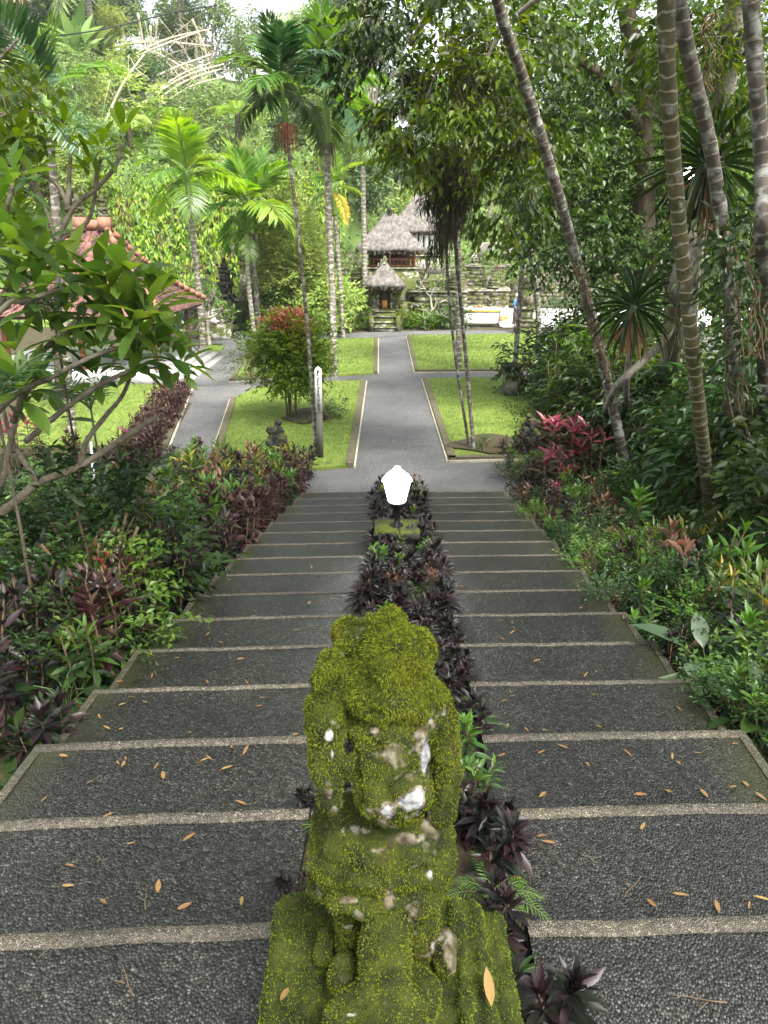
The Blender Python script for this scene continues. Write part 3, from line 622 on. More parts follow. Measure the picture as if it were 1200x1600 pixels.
# person standing by the table
def skin_person(t, loc, h=1.62):
    J = {'pelvis': (0, 0, .90), 'chest': (0, 0, 1.25), 'neck': (0, .0, 1.42), 'head': (0, -.01, 1.54), 'crown': (0, -.01, 1.66)}
    pts = [(0, 0, .9), (0, 0, 1.1), (0, 0, 1.3), (0, 0, 1.41), (0, -.01, 1.47), (0, -.02, 1.56), (0, 0, 1.64)]; rad = [.13, .12, .14, .055, .06, .09, .06]; ed = [(i, i + 1) for i in range(6)]
    for s in (-1, 1):
        b = len(pts); pts += [(s * .09, 0, .85), (s * .1, -.02, .47), (s * .1, .01, .08), (s * .11, -.13, .03)]; rad += [.09, .06, .04, .035]; ed += [(0, b), (b, b + 1), (b + 1, b + 2), (b + 2, b + 3)]
        b = len(pts); pts += [(s * .18, 0, 1.32), (s * .23, -.03, 1.06), (s * .17, -.2, .98), (s * .12, -.28, 1.0)]; rad += [.05, .042, .034, .03]; ed += [(2, b), (b, b + 1), (b + 1, b + 2), (b + 2, b + 3)]
    me = bpy.data.meshes.new('body'); me.from_pydata(pts, ed, []); o = bpy.data.objects.new('body', me); COL.objects.link(o)
    m = o.modifiers.new('skin', 'SKIN'); m.use_smooth_shade = True
    for i, r in enumerate(rad): me.skin_vertices[0].data[i].radius = (r, r)
    me.skin_vertices[0].data[0].use_root = True; o.modifiers.new('sub', 'SUBSURF').levels = 1
    dg = bpy.context.evaluated_depsgraph_get(); em = bpy.data.meshes.new_from_object(o.evaluated_get(dg)); bpy.data.objects.remove(o)
    em.materials.clear(); em.materials.append(plain('skin', (.32, .17, .1), .6)); b = link('body', em, t); return b
t = thing('person', 'person in a blue shirt and white head cloth standing by the offering table', 'person', (atZ(799, 508, 0)[0], 40.6, .06), .6)
skin_person(t, None)
A = Acc(); lathe(A, [(.15, .84), (.165, .95), (.16, 1.12), (.185, 1.28), (.19, 1.36), (.09, 1.43)], 0, 0, 14); 
for s in (-1, 1): tube(A, [(s * .17, 0, 1.34), (s * .235, -.03, 1.07)], [.075, .062], 4, 8)
A.obj('shirt', plain('blue_shirt', (.05, .14, .42), .8), t, True)
A = Acc(); lathe(A, [(.21, .14), (.19, .5), (.175, .92)], 0, 0, 16); A.obj('sarong', plain('dark_sarong', (.08, .05, .05), .8), t, True)
A = Acc(); lathe(A, [(.105, 1.57), (.12, 1.62), (.10, 1.69), (.03, 1.73)], 0, 0, 14); A.obj('head_cloth', M['white'], t, True)
# red tiled pavilion with its floor and steps
def tiled():
    t = thing('tiled_pavilion', 'open pavilion with a weathered red tiled hip roof and pale floor', 'pavilion')
    cx, cy, hs = -9.65, 26., 2.9; ez, rzz = 2.2, 4.7
    rm = nodes('red_roof_tile'); m, n, l, b, out = rm
    pos = n.new('ShaderNodeNewGeometry').outputs['Position']; sx = n.new('ShaderNodeSeparateXYZ'); l.new(pos, sx.inputs[0])
    ns = n.new('ShaderNodeTexNoise'); ns.inputs['Scale'].default_value = 3.5; ns.inputs['Detail'].default_value = 8; l.new(pos, ns.inputs[0])
    r = ramp(n, [(.34, (.025, .017, .015)), (.46, (.085, .038, .03)), (.6, (.17, .075, .058)), (.75, (.16, .115, .095))]); l.new(ns.outputs[0], r.inputs[0]); l.new(r.outputs[0], b.inputs['Base Color']); b.inputs['Roughness'].default_value = .85
    terra = noisemat('terracotta_ridge', [(.14, .065, .045), (.30, .15, .10)], 3, .85, .3)
    ra, rb = np.array([-9.95, 26, rzz]), np.array([-9.15, 26, rzz])
    c = [np.array([cx - hs, cy - hs, ez]), np.array([cx + hs, cy - hs, ez]), np.array([cx + hs, cy + hs, ez]), np.array([cx - hs, cy + hs, ez])]
    A = Acc(); A2 = Acc()
    for (p0, p1, q0, q1) in ((c[0], c[1], ra, rb), (c[1], c[2], rb, rb), (c[2], c[3], rb, ra), (c[3], c[0], ra, ra)):
        nr = 15
        for i in range(nr):     # rows of lapped tiles
            u0, u1 = i / nr, (i + 1) / nr
            a0, a1 = p0 + (q0 - p0) * u0, p1 + (q1 - p1) * u0; b0, b1 = p0 + (q0 - p0) * u1, p1 + (q1 - p1) * u1
            lift = np.array([0, 0, .075]); L = np.linalg.norm(a1 - a0); nt_ = max(1, int(L / .24))
            sag = np.array([0, 0, -.25 * math.sin(math.pi * (u0 + u1) / 2)])
            for j in range(nt_):
                v0, v1 = j / nt_, (j + 1) / nt_ - .03
                w = rng.normal(0, .008); s0 = -.25 * math.sin(math.pi * u0); s1 = -.25 * math.sin(math.pi * u1)
                A.add([a0 + (a1 - a0) * v0 + lift + [0, 0, w + s0], a0 + (a1 - a0) * v1 + lift + [0, 0, w + s0], b0 + (b1 - b0) * v1 + [0, 0, .02 + s1], b0 + (b1 - b0) * v0 + [0, 0, .02 + s1],
                       a0 + (a1 - a0) * v0 + [0, 0, w + s0], a0 + (a1 - a0) * v1 + [0, 0, w + s0]], [np.array([[0, 1, 2, 3], [4, 5, 1, 0]])])
    for (p0, p1, q0, q1) in ((c[0], c[1], ra, rb), (c[1], c[2], rb, rb), (c[2], c[3], rb, ra), (c[3], c[0], ra, ra)):
        for i in range(10):
            u0, u1 = i / 10, (i + 1) / 10; s0 = [0, 0, -.02 - .25 * math.sin(math.pi * u0)]; s1 = [0, 0, -.02 - .25 * math.sin(math.pi * u1)]
            A.add([p0 + (q0 - p0) * u0 + s0, p1 + (q1 - p1) * u0 + s0, p1 + (q1 - p1) * u1 + s1, p0 + (q0 - p0) * u1 + s1], [np.array([[0, 1, 2, 3]])])
    ro = A.obj('roof', m, t)
    A = Acc()
    for p, q in ((c[0], ra), (c[1], rb), (c[2], rb), (c[3], ra)):
        nn = 16
        for i in range(nn):
            u0, u1 = i / nn, (i + 1.12) / nn; f = lambda u: p + (q - p) * min(u, 1) + [0, 0, .11 - .25 * math.sin(math.pi * min(u, 1))]
            tube(A, [f(u0) + [0, 0, .03], f(u1)], [.115, .09], 3, 8)
    tube(A, [ra + [0, 0, .12], rb + [0, 0, .12]], .17, 3, 8)
    for e in (ra, rb): boxc(A, e[0], e[1], e[2] - .05, .42, .42, .42, 0, 0, .8)
    A.obj('ridge_tiles', terra, ro)
    for e in (ra, rb):
        A = Acc(); z = e[2] + .37; tiers(A, e[0], e[1], z, [(.26, .1), (.2, .12), (.3, .08), (.18, .18), (.24, .06), (.1, .14)]); carved(A, e[0], e[1], z, .22, .5, 14, 0, .1); A.obj('finial', M['stone'], ro)
    A = Acc(); box(A, cx - hs + .1, cx + hs - .1, cy - hs + .1, cy + hs - .1, ez - .12, ez - .04); A.obj('ceiling', M['wood'], t)
    for x in (-12, -9.6, -7.3):
        for y in (23.9, 28.2): A = Acc(); boxc(A, x, y, .45, .14, .14, ez - .5); A.obj('post', M['woodred'], t)
    A = Acc(); box(A, -13.5, -7.35, 23.6, 29.6, -.05, .45); A.obj('floor', M['tilefloor'], t)
    A = Acc()
    box(A, -7.347, -6.95, 23.55, 29.75, -.05, .36); box(A, -6.948, -6.6, 23.5, 29.9, -.05, .22); box(A, -6.598, -6.3, 23.45, 30.0, -.05, .09); A.obj('step', M['greystep'], t)
tiled()
# white seated figure on stone steps
A = Acc(); b = atY(340, 528, 35.6)
for i in range(3): boxc(A, b[0], 35.6 + .28 * i, 0, 1.25, .8 - .0 * i, .28 + .2 * i, 0, 0, 1, .006)
tag(A.obj('stone_steps', M['stonep']), 'three grey steps under the white seated statue', 'steps')
A = Acc(); x, y, z = b[0] - .1, 36.15, .68
lathe(A, [(.36, z), (.38, z + .12), (.27, z + .3), (.24, z + .5), (.26, z + .68), (.16, z + .8), (.08, z + .86), (.09, z + .9), (.14, z + 1.0), (.15, z + 1.1), (.1, z + 1.2), (.03, z + 1.27)], x, y, 16)
for s in (-1, 1): tube(A, [(x + s * .24, y, z + .7), (x + s * .33, y - .1, z + .42), (x + s * .15, y - .3, z + .28)], [.09, .07, .05], 7, 8)
tube(A, [(x - .35, y - .05, z + .1), (x, y - .34, z + .1), (x + .35, y - .05, z + .1)], [.12, .13, .12], 7, 8)
tag(A.obj('seated_statue', M['white'], None, True), 'white seated stone figure on the grey steps', 'statue')
A = Acc(); b = atY(288, 492, 34); boxc(A, b[0], 34, 1.0, .06, .06, .9); boxc(A, b[0], 33.95, b[2] - .25, .52, .04, .5, 1)
tag(A.obj('information_sign', [M['black'], plain('blue_sign', (.04, .12, .3), .5)]), 'small blue sign near the pavilion posts', 'sign')
# small thatched lantern shrine behind the ringed palms
A = Acc(); b = atY(381, 392, 42); z = b[2]; tiers(A, b[0], 42, .4, [(.6, 1.2), (.5, z - 2.3), (.7, .15), (.4, .5)], 1); thatch_roof(A, b[0], 42, z, .62, .62, .6, .05, 0, 0, 5)
tag(A.obj('stone_shrine', [M['thatch'], M['stone']]), 'slim shrine with a tiny dark thatch cap behind the ringed palms', 'shrine')

# ------------------------------------------------------------------ lamp between the flights
LX = atY(620, 820, 8.08)[0]
def pier():
    A = Acc(); z1 = 1.17; zb = slope(8) - .35
    boxc(A, LX, 8.08, zb, .40, .34, z1 - .1 - zb, 0, 0, 1, .004); boxc(A, LX, 8.08, z1 - .1, .52, .42, .1, 0, 0, 1, .005)
    v = A.obj('stone_pier', noisemat('mossy_pier', [(.02, .022, .015), (.06, .06, .045)], 6, .8, .6, 30, moss=(.07, .09, .008), mossamt=.38)); tag(v, 'square mossy stone pier carrying the lit lamp', 'pier')
pier()
t = thing('garden_lamp', 'lit white garden lamp on the mossy pier between the flights', 'lamp', (LX, 8.08, 1.17))
A = Acc(); lathe(A, [(.075, 0), (.07, .02), (.035, .035), (.03, .1), (.04, .14), (.03, .16), (.05, .2), (.085, .24), (.10, .275), (.10, .30)], 0, 0, 18); A.obj('stem', M['black'], t, True)
A = Acc(); lathe(A, [(.085, .29), (.10, .30), (.118, .38), (.14, .47), (.155, .53), (.176, .545), (.178, .56), (.12, .635), (.07, .67), (.045, .69), (.03, .715), (.005, .72)], 0, 0, 8); A.obj('globe', M['glow'], t)
A = Acc(); tube(A, [(.02, -.04, .05), (.03, -.2, .0), (.03, -.215, -.12), (.02, -.19, -.3)], .008, 12, 6); A.obj('cable', M['black'], t)
ld = bpy.data.lights.new('lamp_light', 'POINT'); ld.energy = 12; ld.shadow_soft_size = .12; lo = bpy.data.objects.new('lamp_light', ld); COL.objects.link(lo); lo.parent = t; lo.location = (0, 0, .85)
# small spot lamp among the far right leaves
b = atY(1077, 271, 13.); t = thing('hanging_lamp', 'small bright lamp shining through the strap leaves', 'lamp', tuple(b))
A = Acc(); lathe(A, [(.01, .09), (.05, .06), (.085, 0), (.07, -.05), (.02, -.08)], 0, 0, 12); A.obj('bulb', plain('bulb', (1, .98, .92), .3, 0, 14), t, True)
A = Acc(); tube(A, [(0, 0, .08), (-.3, .0, .1), (-.6, .05, .05)], .012, 6, 5); A.obj('bracket', M['black'], t)

# ------------------------------------------------------------------ peace pole
b = atZ(501, 714, .07); t = thing('peace_pole', 'white topped wooden peace pole with black lettering standing on the near left lawn', 'pole', (b[0], b[1], .05))
A = Acc(); boxc(A, 0, 0, 0, .115, .115, .98, 0, 0, 1, .002); A.obj('post', noisemat('weathered_post', [(.05, .045, .04), (.13, .115, .1)], 8, .9, .6, 30, stretch=(1, 1, .2)), t)
A = Acc(); boxc(A, 0, 0, .98, .13, .13, .86); A.add([[-.065, -.065, 1.842], [.065, -.065, 1.842], [.065, .065, 1.842], [-.065, .065, 1.842], [0, 0, 1.91]], [np.array([[0, 1, 4], [1, 2, 4], [2, 3, 4], [3, 0, 4]])]); 
sl = A.obj('sleeve', noisemat('pole_white', [(.5, .5, .48), (.72, .72, .7)], 5, .6, .1), t)
def text(body, size, loc, rot, mat, parent, ext=.002):
    c = bpy.data.curves.new('t', 'FONT'); c.body = body; c.size = size; c.extrude = ext; c.align_x = 'CENTER'; c.align_y = 'CENTER'; c.offset = size * .012
    o = bpy.data.objects.new('t', c); COL.objects.link(o); dg = bpy.context.evaluated_depsgraph_get(); me = bpy.data.meshes.new_from_object(o.evaluated_get(dg)); bpy.data.objects.remove(o)
    me.materials.append(mat); me.transform(Matrix.Translation(loc) @ rot); return link('lettering', me, parent)
rot = Matrix(((0, 1, 0), (0, 0, -1), (-1, 0, 0))).to_4x4()
text('May Peace Prevail On Earth', .074, (0, -.068, 1.42), rot, M['black'], sl)
rot2 = Matrix(((0, 0, -1), (0, -1, 0), (-1, 0, 0))).to_4x4()
A = Acc(); boxc(A, -.064, 0, 1.15, .006, .05, .6); A.obj('side_plate', plain('dark_plate', (.12, .12, .12), .5), sl)

# ------------------------------------------------------------------ blended stone forms (distance field + surface nets)
def sdf_mesh(prims, h, lo, hi, k=.03, nz=(0, 1.), A=None):
    lo = np.array(lo, float); hi = np.array(hi, float); n = np.ceil((hi - lo) / h).astype(int) + 1
    X, Y, Z = np.meshgrid(*[lo[i] + h * np.arange(n[i]) for i in range(3)], indexing='ij'); Pn = np.stack([X, Y, Z], -1).astype(np.float32); D = np.full(n, 9., np.float32)
    for p in prims:
        kind = p[0]; kk = k; sub = False
        if kind[0] == '-': sub = True; kind = kind[1:]
        if kind == 'e':      # ellipsoid centre, radii
            q = (Pn - np.array(p[1], np.float32)) / np.array(p[2], np.float32); L = np.linalg.norm(q, axis=-1); d = (L - 1) * min(p[2]) * (1 + 0 * L)
        elif kind == 'c':    # capsule a, b, ra, rb
            a, b_ = np.array(p[1]), np.array(p[2]); ba = b_ - a; t_ = np.clip(((Pn - a) @ ba) / (ba @ ba), 0, 1); d = np.linalg.norm(Pn - a - t_[..., None] * ba, axis=-1) - (p[3] + (p[4] - p[3]) * t_)
        else:                # rounded box centre, half sizes, radius
            q = np.abs(Pn - np.array(p[1])) - (np.array(p[2]) - p[3]); d = np.linalg.norm(np.maximum(q, 0), axis=-1) + np.minimum(q.max(-1), 0) - p[3]
        d = d.astype(np.float32)
        if sub: D = np.maximum(D, -d); continue
        hh = np.clip(.5 + .5 * (D - d) / kk, 0, 1); D = D + (d - D) * hh - kk * hh * (1 - hh)
    for (sc, am) in nz[1:] if isinstance(nz[1], tuple) else []:
        ph = rng.uniform(0, 6, 6)
        D += am * (np.sin(X * sc + ph[0] + 1.7 * np.sin(Y * sc * .7 + ph[1])) * np.sin(Y * sc * 1.1 + ph[2] + 1.3 * np.sin(Z * sc * .8)) * np.sin(Z * sc * .9 + ph[3] + np.sin(X * sc * .6))).astype(np.float32)
    s = D < 0; c = [n_ - 1 for n_ in n]; acc = np.zeros((*c, 3), np.float32); cnt = np.zeros(c, np.float32)
    def cut(Z_, o): return Z_[o[0]:o[0] + c[0], o[1]:o[1] + c[1], o[2]:o[2] + c[2]]
    for ax in range(3):
        for u in (0, 1):
            for v in (0, 1):
                o = [0, 0, 0]; oth = [i for i in range(3) if i != ax]; o[oth[0]] = u; o[oth[1]] = v; o2 = list(o); o2[ax] = 1
                a, b_ = cut(D, o), cut(D, o2); m = (a < 0) != (b_ < 0); t_ = np.where(m, a / np.where(m, a - b_, 1), 0)
                w = m.astype(np.float32); cnt += w
                for i in range(3): acc[..., i] += w * (o[i] + (t_ if i == ax else 0))
    act = cnt > 0; idx = -np.ones(c, int); idx[act] = np.arange(act.sum()); g3 = np.stack(np.meshgrid(*[np.arange(q) for q in c], indexing='ij'), -1)
    V = (g3[act] + acc[act] / cnt[act][:, None]) * h + lo; Fs = []
    for ax in range(3):
        u, v = (ax + 1) % 3, (ax + 2) % 3; sl0 = [slice(1, c[i]) if i != ax else slice(0, c[i]) for i in range(3)]
        sl1 = list(sl0); sl1[ax] = slice(1, c[ax] + 1); a, b_ = s[tuple(sl0)], s[tuple(sl1)]
        e = np.argwhere(a != b_); base = e.copy(); base[:, u] += 1; base[:, v] += 1; fl = a[tuple(e.T)]
        q = []
        for du, dv in ((0, 0), (1, 0), (1, 1), (0, 1)):
            w = base.copy(); w[:, u] -= 1 - du; w[:, v] -= 1 - dv; q.append(idx[tuple(w.T)])
        q = np.stack(q, 1); q = np.where(fl[:, None], q, q[:, ::-1]); Fs.append(q)
    return V, np.concatenate(Fs)
def vnorm(V, Q):
    n = np.cross(V[Q[:, 2]] - V[Q[:, 0]], V[Q[:, 3]] - V[Q[:, 1]]); N = np.zeros_like(V)
    for i in range(4): np.add.at(N, Q[:, i], n)
    return unit(N)
def fbm(V, sc, seed=0): return np.array([mnoise.fractal(Vector((v * sc + seed).tolist()), .6, 2.1, 4) for v in V])

mossm, n, l, b_, out = nodes('moss_stone')
at = n.new('ShaderNodeAttribute'); at.attribute_name = 'len'; pos = n.new('ShaderNodeNewGeometry').outputs['Position']
n1 = n.new('ShaderNodeTexNoise'); n1.inputs['Scale'].default_value = 14; n1.inputs['Detail'].default_value = 8; l.new(pos, n1.inputs[0])
r1 = ramp(n, [(.32, (.008, .010, .003)), (.48, (.018, .024, .004)), (.62, (.035, .042, .006)), (.75, (.03, .024, .010))]); l.new(n1.outputs[0], r1.inputs[0])
n2 = n.new('ShaderNodeTexNoise'); n2.inputs['Scale'].default_value = 30; n2.inputs['Detail'].default_value = 8; l.new(pos, n2.inputs[0])
r2 = ramp(n, [(.35, (.035, .028, .018)), (.5, (.12, .10, .065)), (.66, (.24, .22, .18))]); l.new(n2.outputs[0], r2.inputs[0])
mx = n.new('ShaderNodeMixRGB'); rr = ramp(n, [(.4, (0, 0, 0)), (.6, (1, 1, 1))]); l.new(at.outputs['Fac'], rr.inputs[0]); l.new(rr.outputs[0], mx.inputs[0]); l.new(r1.outputs[0], mx.inputs[1]); l.new(r2.outputs[0], mx.inputs[2])
rw = ramp(n, [(.80, (0, 0, 0)), (.92, (1, 1, 1))]); l.new(at.outputs['Fac'], rw.inputs[0]); m4 = n.new('ShaderNodeMixRGB'); l.new(rw.outputs[0], m4.inputs[0]); l.new(mx.outputs[0], m4.inputs[1])
r5 = ramp(n, [(.3, (.16, .15, .14)), (.5, (.27, .28, .29)), (.7, (.45, .46, .48))]); l.new(n2.outputs[0], r5.inputs[0]); l.new(r5.outputs[0], m4.inputs[2])
l.new(m4.outputs[0], b_.inputs['Base Color']); b_.inputs['Roughness'].default_value = .9; b_.inputs['Specular IOR Level'].default_value = .2
bp = n.new('ShaderNodeBump'); bp.inputs['Strength'].default_value = .8; bp.inputs['Distance'].default_value = .01; l.new(n2.outputs[0], bp.inputs['Height']); l.new(bp.outputs[0], b_.inputs['Normal'])
M['mossstone'] = mossm
# moss blades take their tint from where they grow
mm, n, l, b_, out = nodes('moss_blade'); geo = n.new('ShaderNodeNewGeometry'); n1 = n.new('ShaderNodeTexNoise'); n1.inputs['Scale'].default_value = 10; n1.inputs['Detail'].default_value = 6; l.new(geo.outputs['Position'], n1.inputs[0])
r1 = ramp(n, [(.26, (.012, .016, .003)), (.38, (.05, .07, .006)), (.50, (.105, .13, .008)), (.62, (.18, .21, .011)), (.74, (.055, .05, .010)), (.82, (.05, .034, .010))]); ad = n.new('ShaderNodeMath'); ad.operation = 'MULTIPLY_ADD'; l.new(geo.outputs['Random Per Island'], ad.inputs[0]); ad.inputs[1].default_value = .26
sb = n.new('ShaderNodeMath'); sb.operation = 'SUBTRACT'; l.new(n1.outputs[0], sb.inputs[0]); sb.inputs[1].default_value = .10; l.new(sb.outputs[0], ad.inputs[2]); l.new(ad.outputs[0], r1.inputs[0]); l.new(r1.outputs[0], b_.inputs['Base Color']); b_.inputs['Roughness'].default_value = .8; b_.inputs['Specular IOR Level'].default_value = .2
M['moss'] = mm
M['mossgreen'] = mm.copy(); mg = [x for x in M['mossgreen'].node_tree.nodes if x.type == 'VALTORGB'][0].color_ramp.elements
for e_, c_ in zip(mg, ((.012, .02, .003), (.05, .085, .006), (.09, .145, .008), (.15, .20, .012), (.06, .07, .010), (.05, .05, .010))): e_.color = (*c_, 1)
def moss_on(V, Q, bare, n, length, parent, name='moss', droop=.9, w=.16, mat='moss'):
    c = V[Q].mean(1); nr = unit(np.cross(V[Q[:, 2]] - V[Q[:, 0]], V[Q[:, 3]] - V[Q[:, 1]])); ar = np.linalg.norm(np.cross(V[Q[:, 2]] - V[Q[:, 0]], V[Q[:, 3]] - V[Q[:, 1]]), axis=1)
    bq = bare[Q].mean(1); w_ = ar * np.clip(1.15 - bq * 1.9, 0.0, 1); w_ /= w_.sum(); k = rng.choice(len(Q), n, p=w_)
    a, b2 = rng.random((2, n, 1)); q = V[Q[k]]; p = (q[:, 0] * (1 - a) + q[:, 1] * a) * (1 - b2) + (q[:, 3] * (1 - a) + q[:, 2] * a) * b2
    d = unit(nr[k] * .8 + np.array([0, 0, -droop]) * (1 - np.abs(nr[k][:, 2:3]) * .6) + rng.normal(0, .35, (n, 3)))
    A = Acc(); put(A, leaf_t(w, 1, .02, .3, .5), p - nr[k] * .002, frames(d, up=nr[k], roll=.8), length * rng.uniform(.5, 1.3, n)); o = A.obj(name, M[mat], parent); o['kind'] = 'stuff'; return o
# --- the mossy guardian seen from behind, standing on its pedestal at the head of the steps
def S(px, py, Y): return atY(px, py, Y)
def build_guardian():
    Ys = 1.46; pr = []
    def E(px, py, Y, rx, ry, rz): pr.append(('e', S(px, py, Y), (rx, ry, rz)))
    def Cc(a, b, ra, rb): pr.append(('c', S(*a), S(*b), ra, rb))
    E(614, 1030, 1.50, .088, .10, .088); E(652, 1018, 1.47, .042, .055, .052); E(612, 970, 1.57, .034, .042, .030); E(590, 995, 1.54, .05, .055, .045)
    E(545, 990, 1.54, .037, .038, .037); E(520, 1036, 1.48, .028, .030, .030); E(505, 1062, 1.46, .023, .024, .026); E(548, 1060, 1.5, .04, .05, .05)
    E(606, 1085, 1.45, .098, .075, .065); E(660, 1080, 1.46, .04, .05, .05); E(612, 1135, 1.44, .105, .07, .06); E(640, 1100, 1.43, .05, .05, .05)
    E(508, 1108, 1.45, .046, .055, .046); E(512, 1128, 1.44, .048, .05, .05); E(683, 1105, 1.47, .034, .05, .06); E(530, 1085, 1.47, .05, .04, .035)
    Cc((508, 1130, 1.42), (512, 1190, 1.40), .046, .040); Cc((512, 1190, 1.40), (515, 1250, 1.36), .040, .027)
    Cc((690, 1120, 1.46), (698, 1200, 1.45), .036, .036); Cc((698, 1200, 1.45), (690, 1265, 1.42), .036, .034)
    E(614, 1170, 1.44, .090, .09, .09); E(614, 1225, 1.42, .092, .105, .08); E(614, 1236, 1.37, .092, .075, .062); E(640, 1238, 1.33, .05, .04, .045); E(580, 1195, 1.38, .06, .04, .05)
    E(600, 1275, 1.47, .150, .085, .05); E(600, 1290, 1.44, .172, .10, .06); E(600, 1305, 1.43, .172, .10, .06); E(596, 1335, 1.42, .178, .105, .06); E(596, 1365, 1.42, .178, .11, .045); E(594, 1382, 1.41, .165, .10, .022); E(520, 1350, 1.4, .045, .06, .07); E(680, 1345, 1.4, .045, .06, .08)
    Cc((545, 1400, 1.41), (548, 1475, 1.43), .046, .038); Cc((655, 1400, 1.42), (655, 1490, 1.42), .055, .046)
    Cc((608, 1390, 1.38), (602, 1480, 1.31), .050, .062); Cc((602, 1480, 1.31), (600, 1560, 1.20), .055, .07); E(598, 1585, 1.17, .10, .09, .06); E(538, 1520, 1.32, .038, .05, .04)
    E(505, 1480, 1.42, .022, .05, .03); E(655, 1560, 1.24, .05, .08, .045); E(540, 1590, 1.16, .045, .06, .045); E(695, 1490, 1.4, .03, .06, .05)
    def X(a, b_, ra, rb): pr.append(('-c', S(*a), S(*b_), ra, rb))
    X((552, 1145, 1.385), (550, 1262, 1.335), .018, .024); X((673, 1125, 1.40), (671, 1262, 1.35), .012, .017); X((572, 1402, 1.37), (570, 1475, 1.37), .017, .024); X((570, 1475, 1.37), (548, 1560, 1.28), .024, .018)
    X((632, 1400, 1.36), (630, 1465, 1.37), .013, .013); X((508, 1412, 1.41), (508, 1465, 1.40), .022, .026); X((540, 1090, 1.38), (560, 1070, 1.38), .012, .012); X((545, 1112, 1.375), (668, 1122, 1.36), .018, .014); X((540, 1070, 1.42), (535, 1110, 1.40), .016, .016); X((520, 1395, 1.31), (690, 1398, 1.31), .010, .010); X((540, 1283, 1.29), (668, 1283, 1.29), .006, .006)
    X((575, 1320, 1.28), (560, 1385, 1.28), .007, .007); X((520, 1012, 1.44), (545, 1050, 1.40), .010, .010); X((560, 1290, 1.3), (590, 1400, 1.28), .004, .004)
    V, Q = sdf_mesh(pr, .0052, (-.28, 1.0, 2.40), (.26, 1.72, 3.62), .009, (0, (38., .003), (75., .002)))
    N = vnorm(V, Q); f = fbm(V, 11.) ; f2 = fbm(V, 34., 9.); f3 = fbm(V, 22., 5.); V = V + N * (f * .005 + f3 * .006 + f2 * .004)[:, None]
    # where the stone shows through: white lime patches on the belly roll, sash and arm
    bare = np.clip(.0 + f * .42 + f3 * .3 + fbm(V, 6., 3.) * .30 + .12 * (V[:, 2] < 3.35), 0, .55)
    def patch(px, py, r, amt, sx=1., sy=1.):
        nonlocal bare
        d = V - np.array([0, 0, CAMZ]); ca, sa = math.cos(PITCH), math.sin(PITCH); zc = d[:, 1] * ca - d[:, 2] * sa; xx = 600 + F * d[:, 0] / zc; yy = 800 + F * (-d[:, 1] * sa - d[:, 2] * ca) / zc
        q = np.sqrt(((xx - px) / sx) ** 2 + ((yy - py) / sy) ** 2) / r + f2 * .7 + f * .3; bare = np.maximum(bare, amt * np.clip(1.5 - q, 0, 1) * (N[:, 1] < .2))
    for a in ((646, 1248, 19, 1.1, 1, 1.3), (598, 1268, 15, 1.05, 1.6, .7), (664, 1180, 8, 1.05, .9, 4.5), (514, 1150, 5, 1.0, 1.2, 1.6), (520, 1178, 4, 1.0, .8, 2.2), (515, 1238, 6, .85, 1, 1.8), (676, 1480, 6, .95, .8, 1.6), (672, 1365, 6, .93, .8, 1.3),
              (545, 1405, 9, .7, 1.6, .7), (570, 1300, 20, .6, 1.8, .6), (640, 1310, 16, .62, 1.4, .9), (610, 1400, 11, .6, .8, 2), (645, 1430, 16, .6, 1, 1.5), (586, 1140, 8, .8, 1, 1), (640, 1215, 16, .62, 1.2, .8), (694, 1110, 4, .8, .6, 5), (550, 1585, 6, .93, 1.4, .6), (590, 1330, 20, .58, 1, .5)): patch(*a)
    t = thing('guardian_statue', 'moss covered stone guardian statue standing at the head of the steps', 'statue')
    A = Acc(); A.add(V, [Q], 0, bare); bo = A.obj('figure', M['mossstone'], t, True)
    zz = V[Q].mean(1)[:, 2]; hair = zz > 3.30 + rng.normal(0, .05, len(zz)); moss_on(V, Q[~hair], bare, 120000, .0072, bo, w=.2); moss_on(V, Q[hair], bare, 50000, .0100, bo, w=.16)
    # pedestal
    pr = [('b', (-.005, 1.36, 2.295), (.285, .26, .225), .03), ('b', (.275, 1.36, 2.25), (.07, .255, .225), .025), ('b', (.20, 1.33, 2.33), (.035, .27, .215), .02), ('b', (-.25, 1.36, 2.32), (.055, .26, .215), .03), ('b', (0, 1.30, 2.1), (.36, .36, .12), .03), ('-c', (.165, 1.0, 2.545), (.165, 1.7, 2.535), .024, .022), ('-c', (.232, 1.0, 2.535), (.232, 1.7, 2.53), .022, .020), ('-c', (-.185, 1.0, 2.55), (-.19, 1.66, 2.55), .012, .012), ('-c', (-.14, 1.30, 2.54), (-.15, 1.56, 2.54), .03, .03)]
    V, Q = sdf_mesh(pr, .0085, (-.42, .85, 1.95), (.42, 1.74, 2.62), .012, (0, (50., .004), (90., .003)))
    N = vnorm(V, Q); V = V + N * (fbm(V, 14., 4.) * .010)[:, None]; bare = np.clip(fbm(V, 8., 2.) * .3 + .1, 0, .4)
    A = Acc(); A.add(V, [Q], 0, bare); pd = tag(A.obj('pedestal', M['mossstone'], None, True), 'stepped stone pedestal thick with moss under the guardian statue', 'pedestal')
    moss_on(V, Q, bare, 120000, .0075, pd, droop=.1, w=.24, mat='mossgreen')
build_guardian()
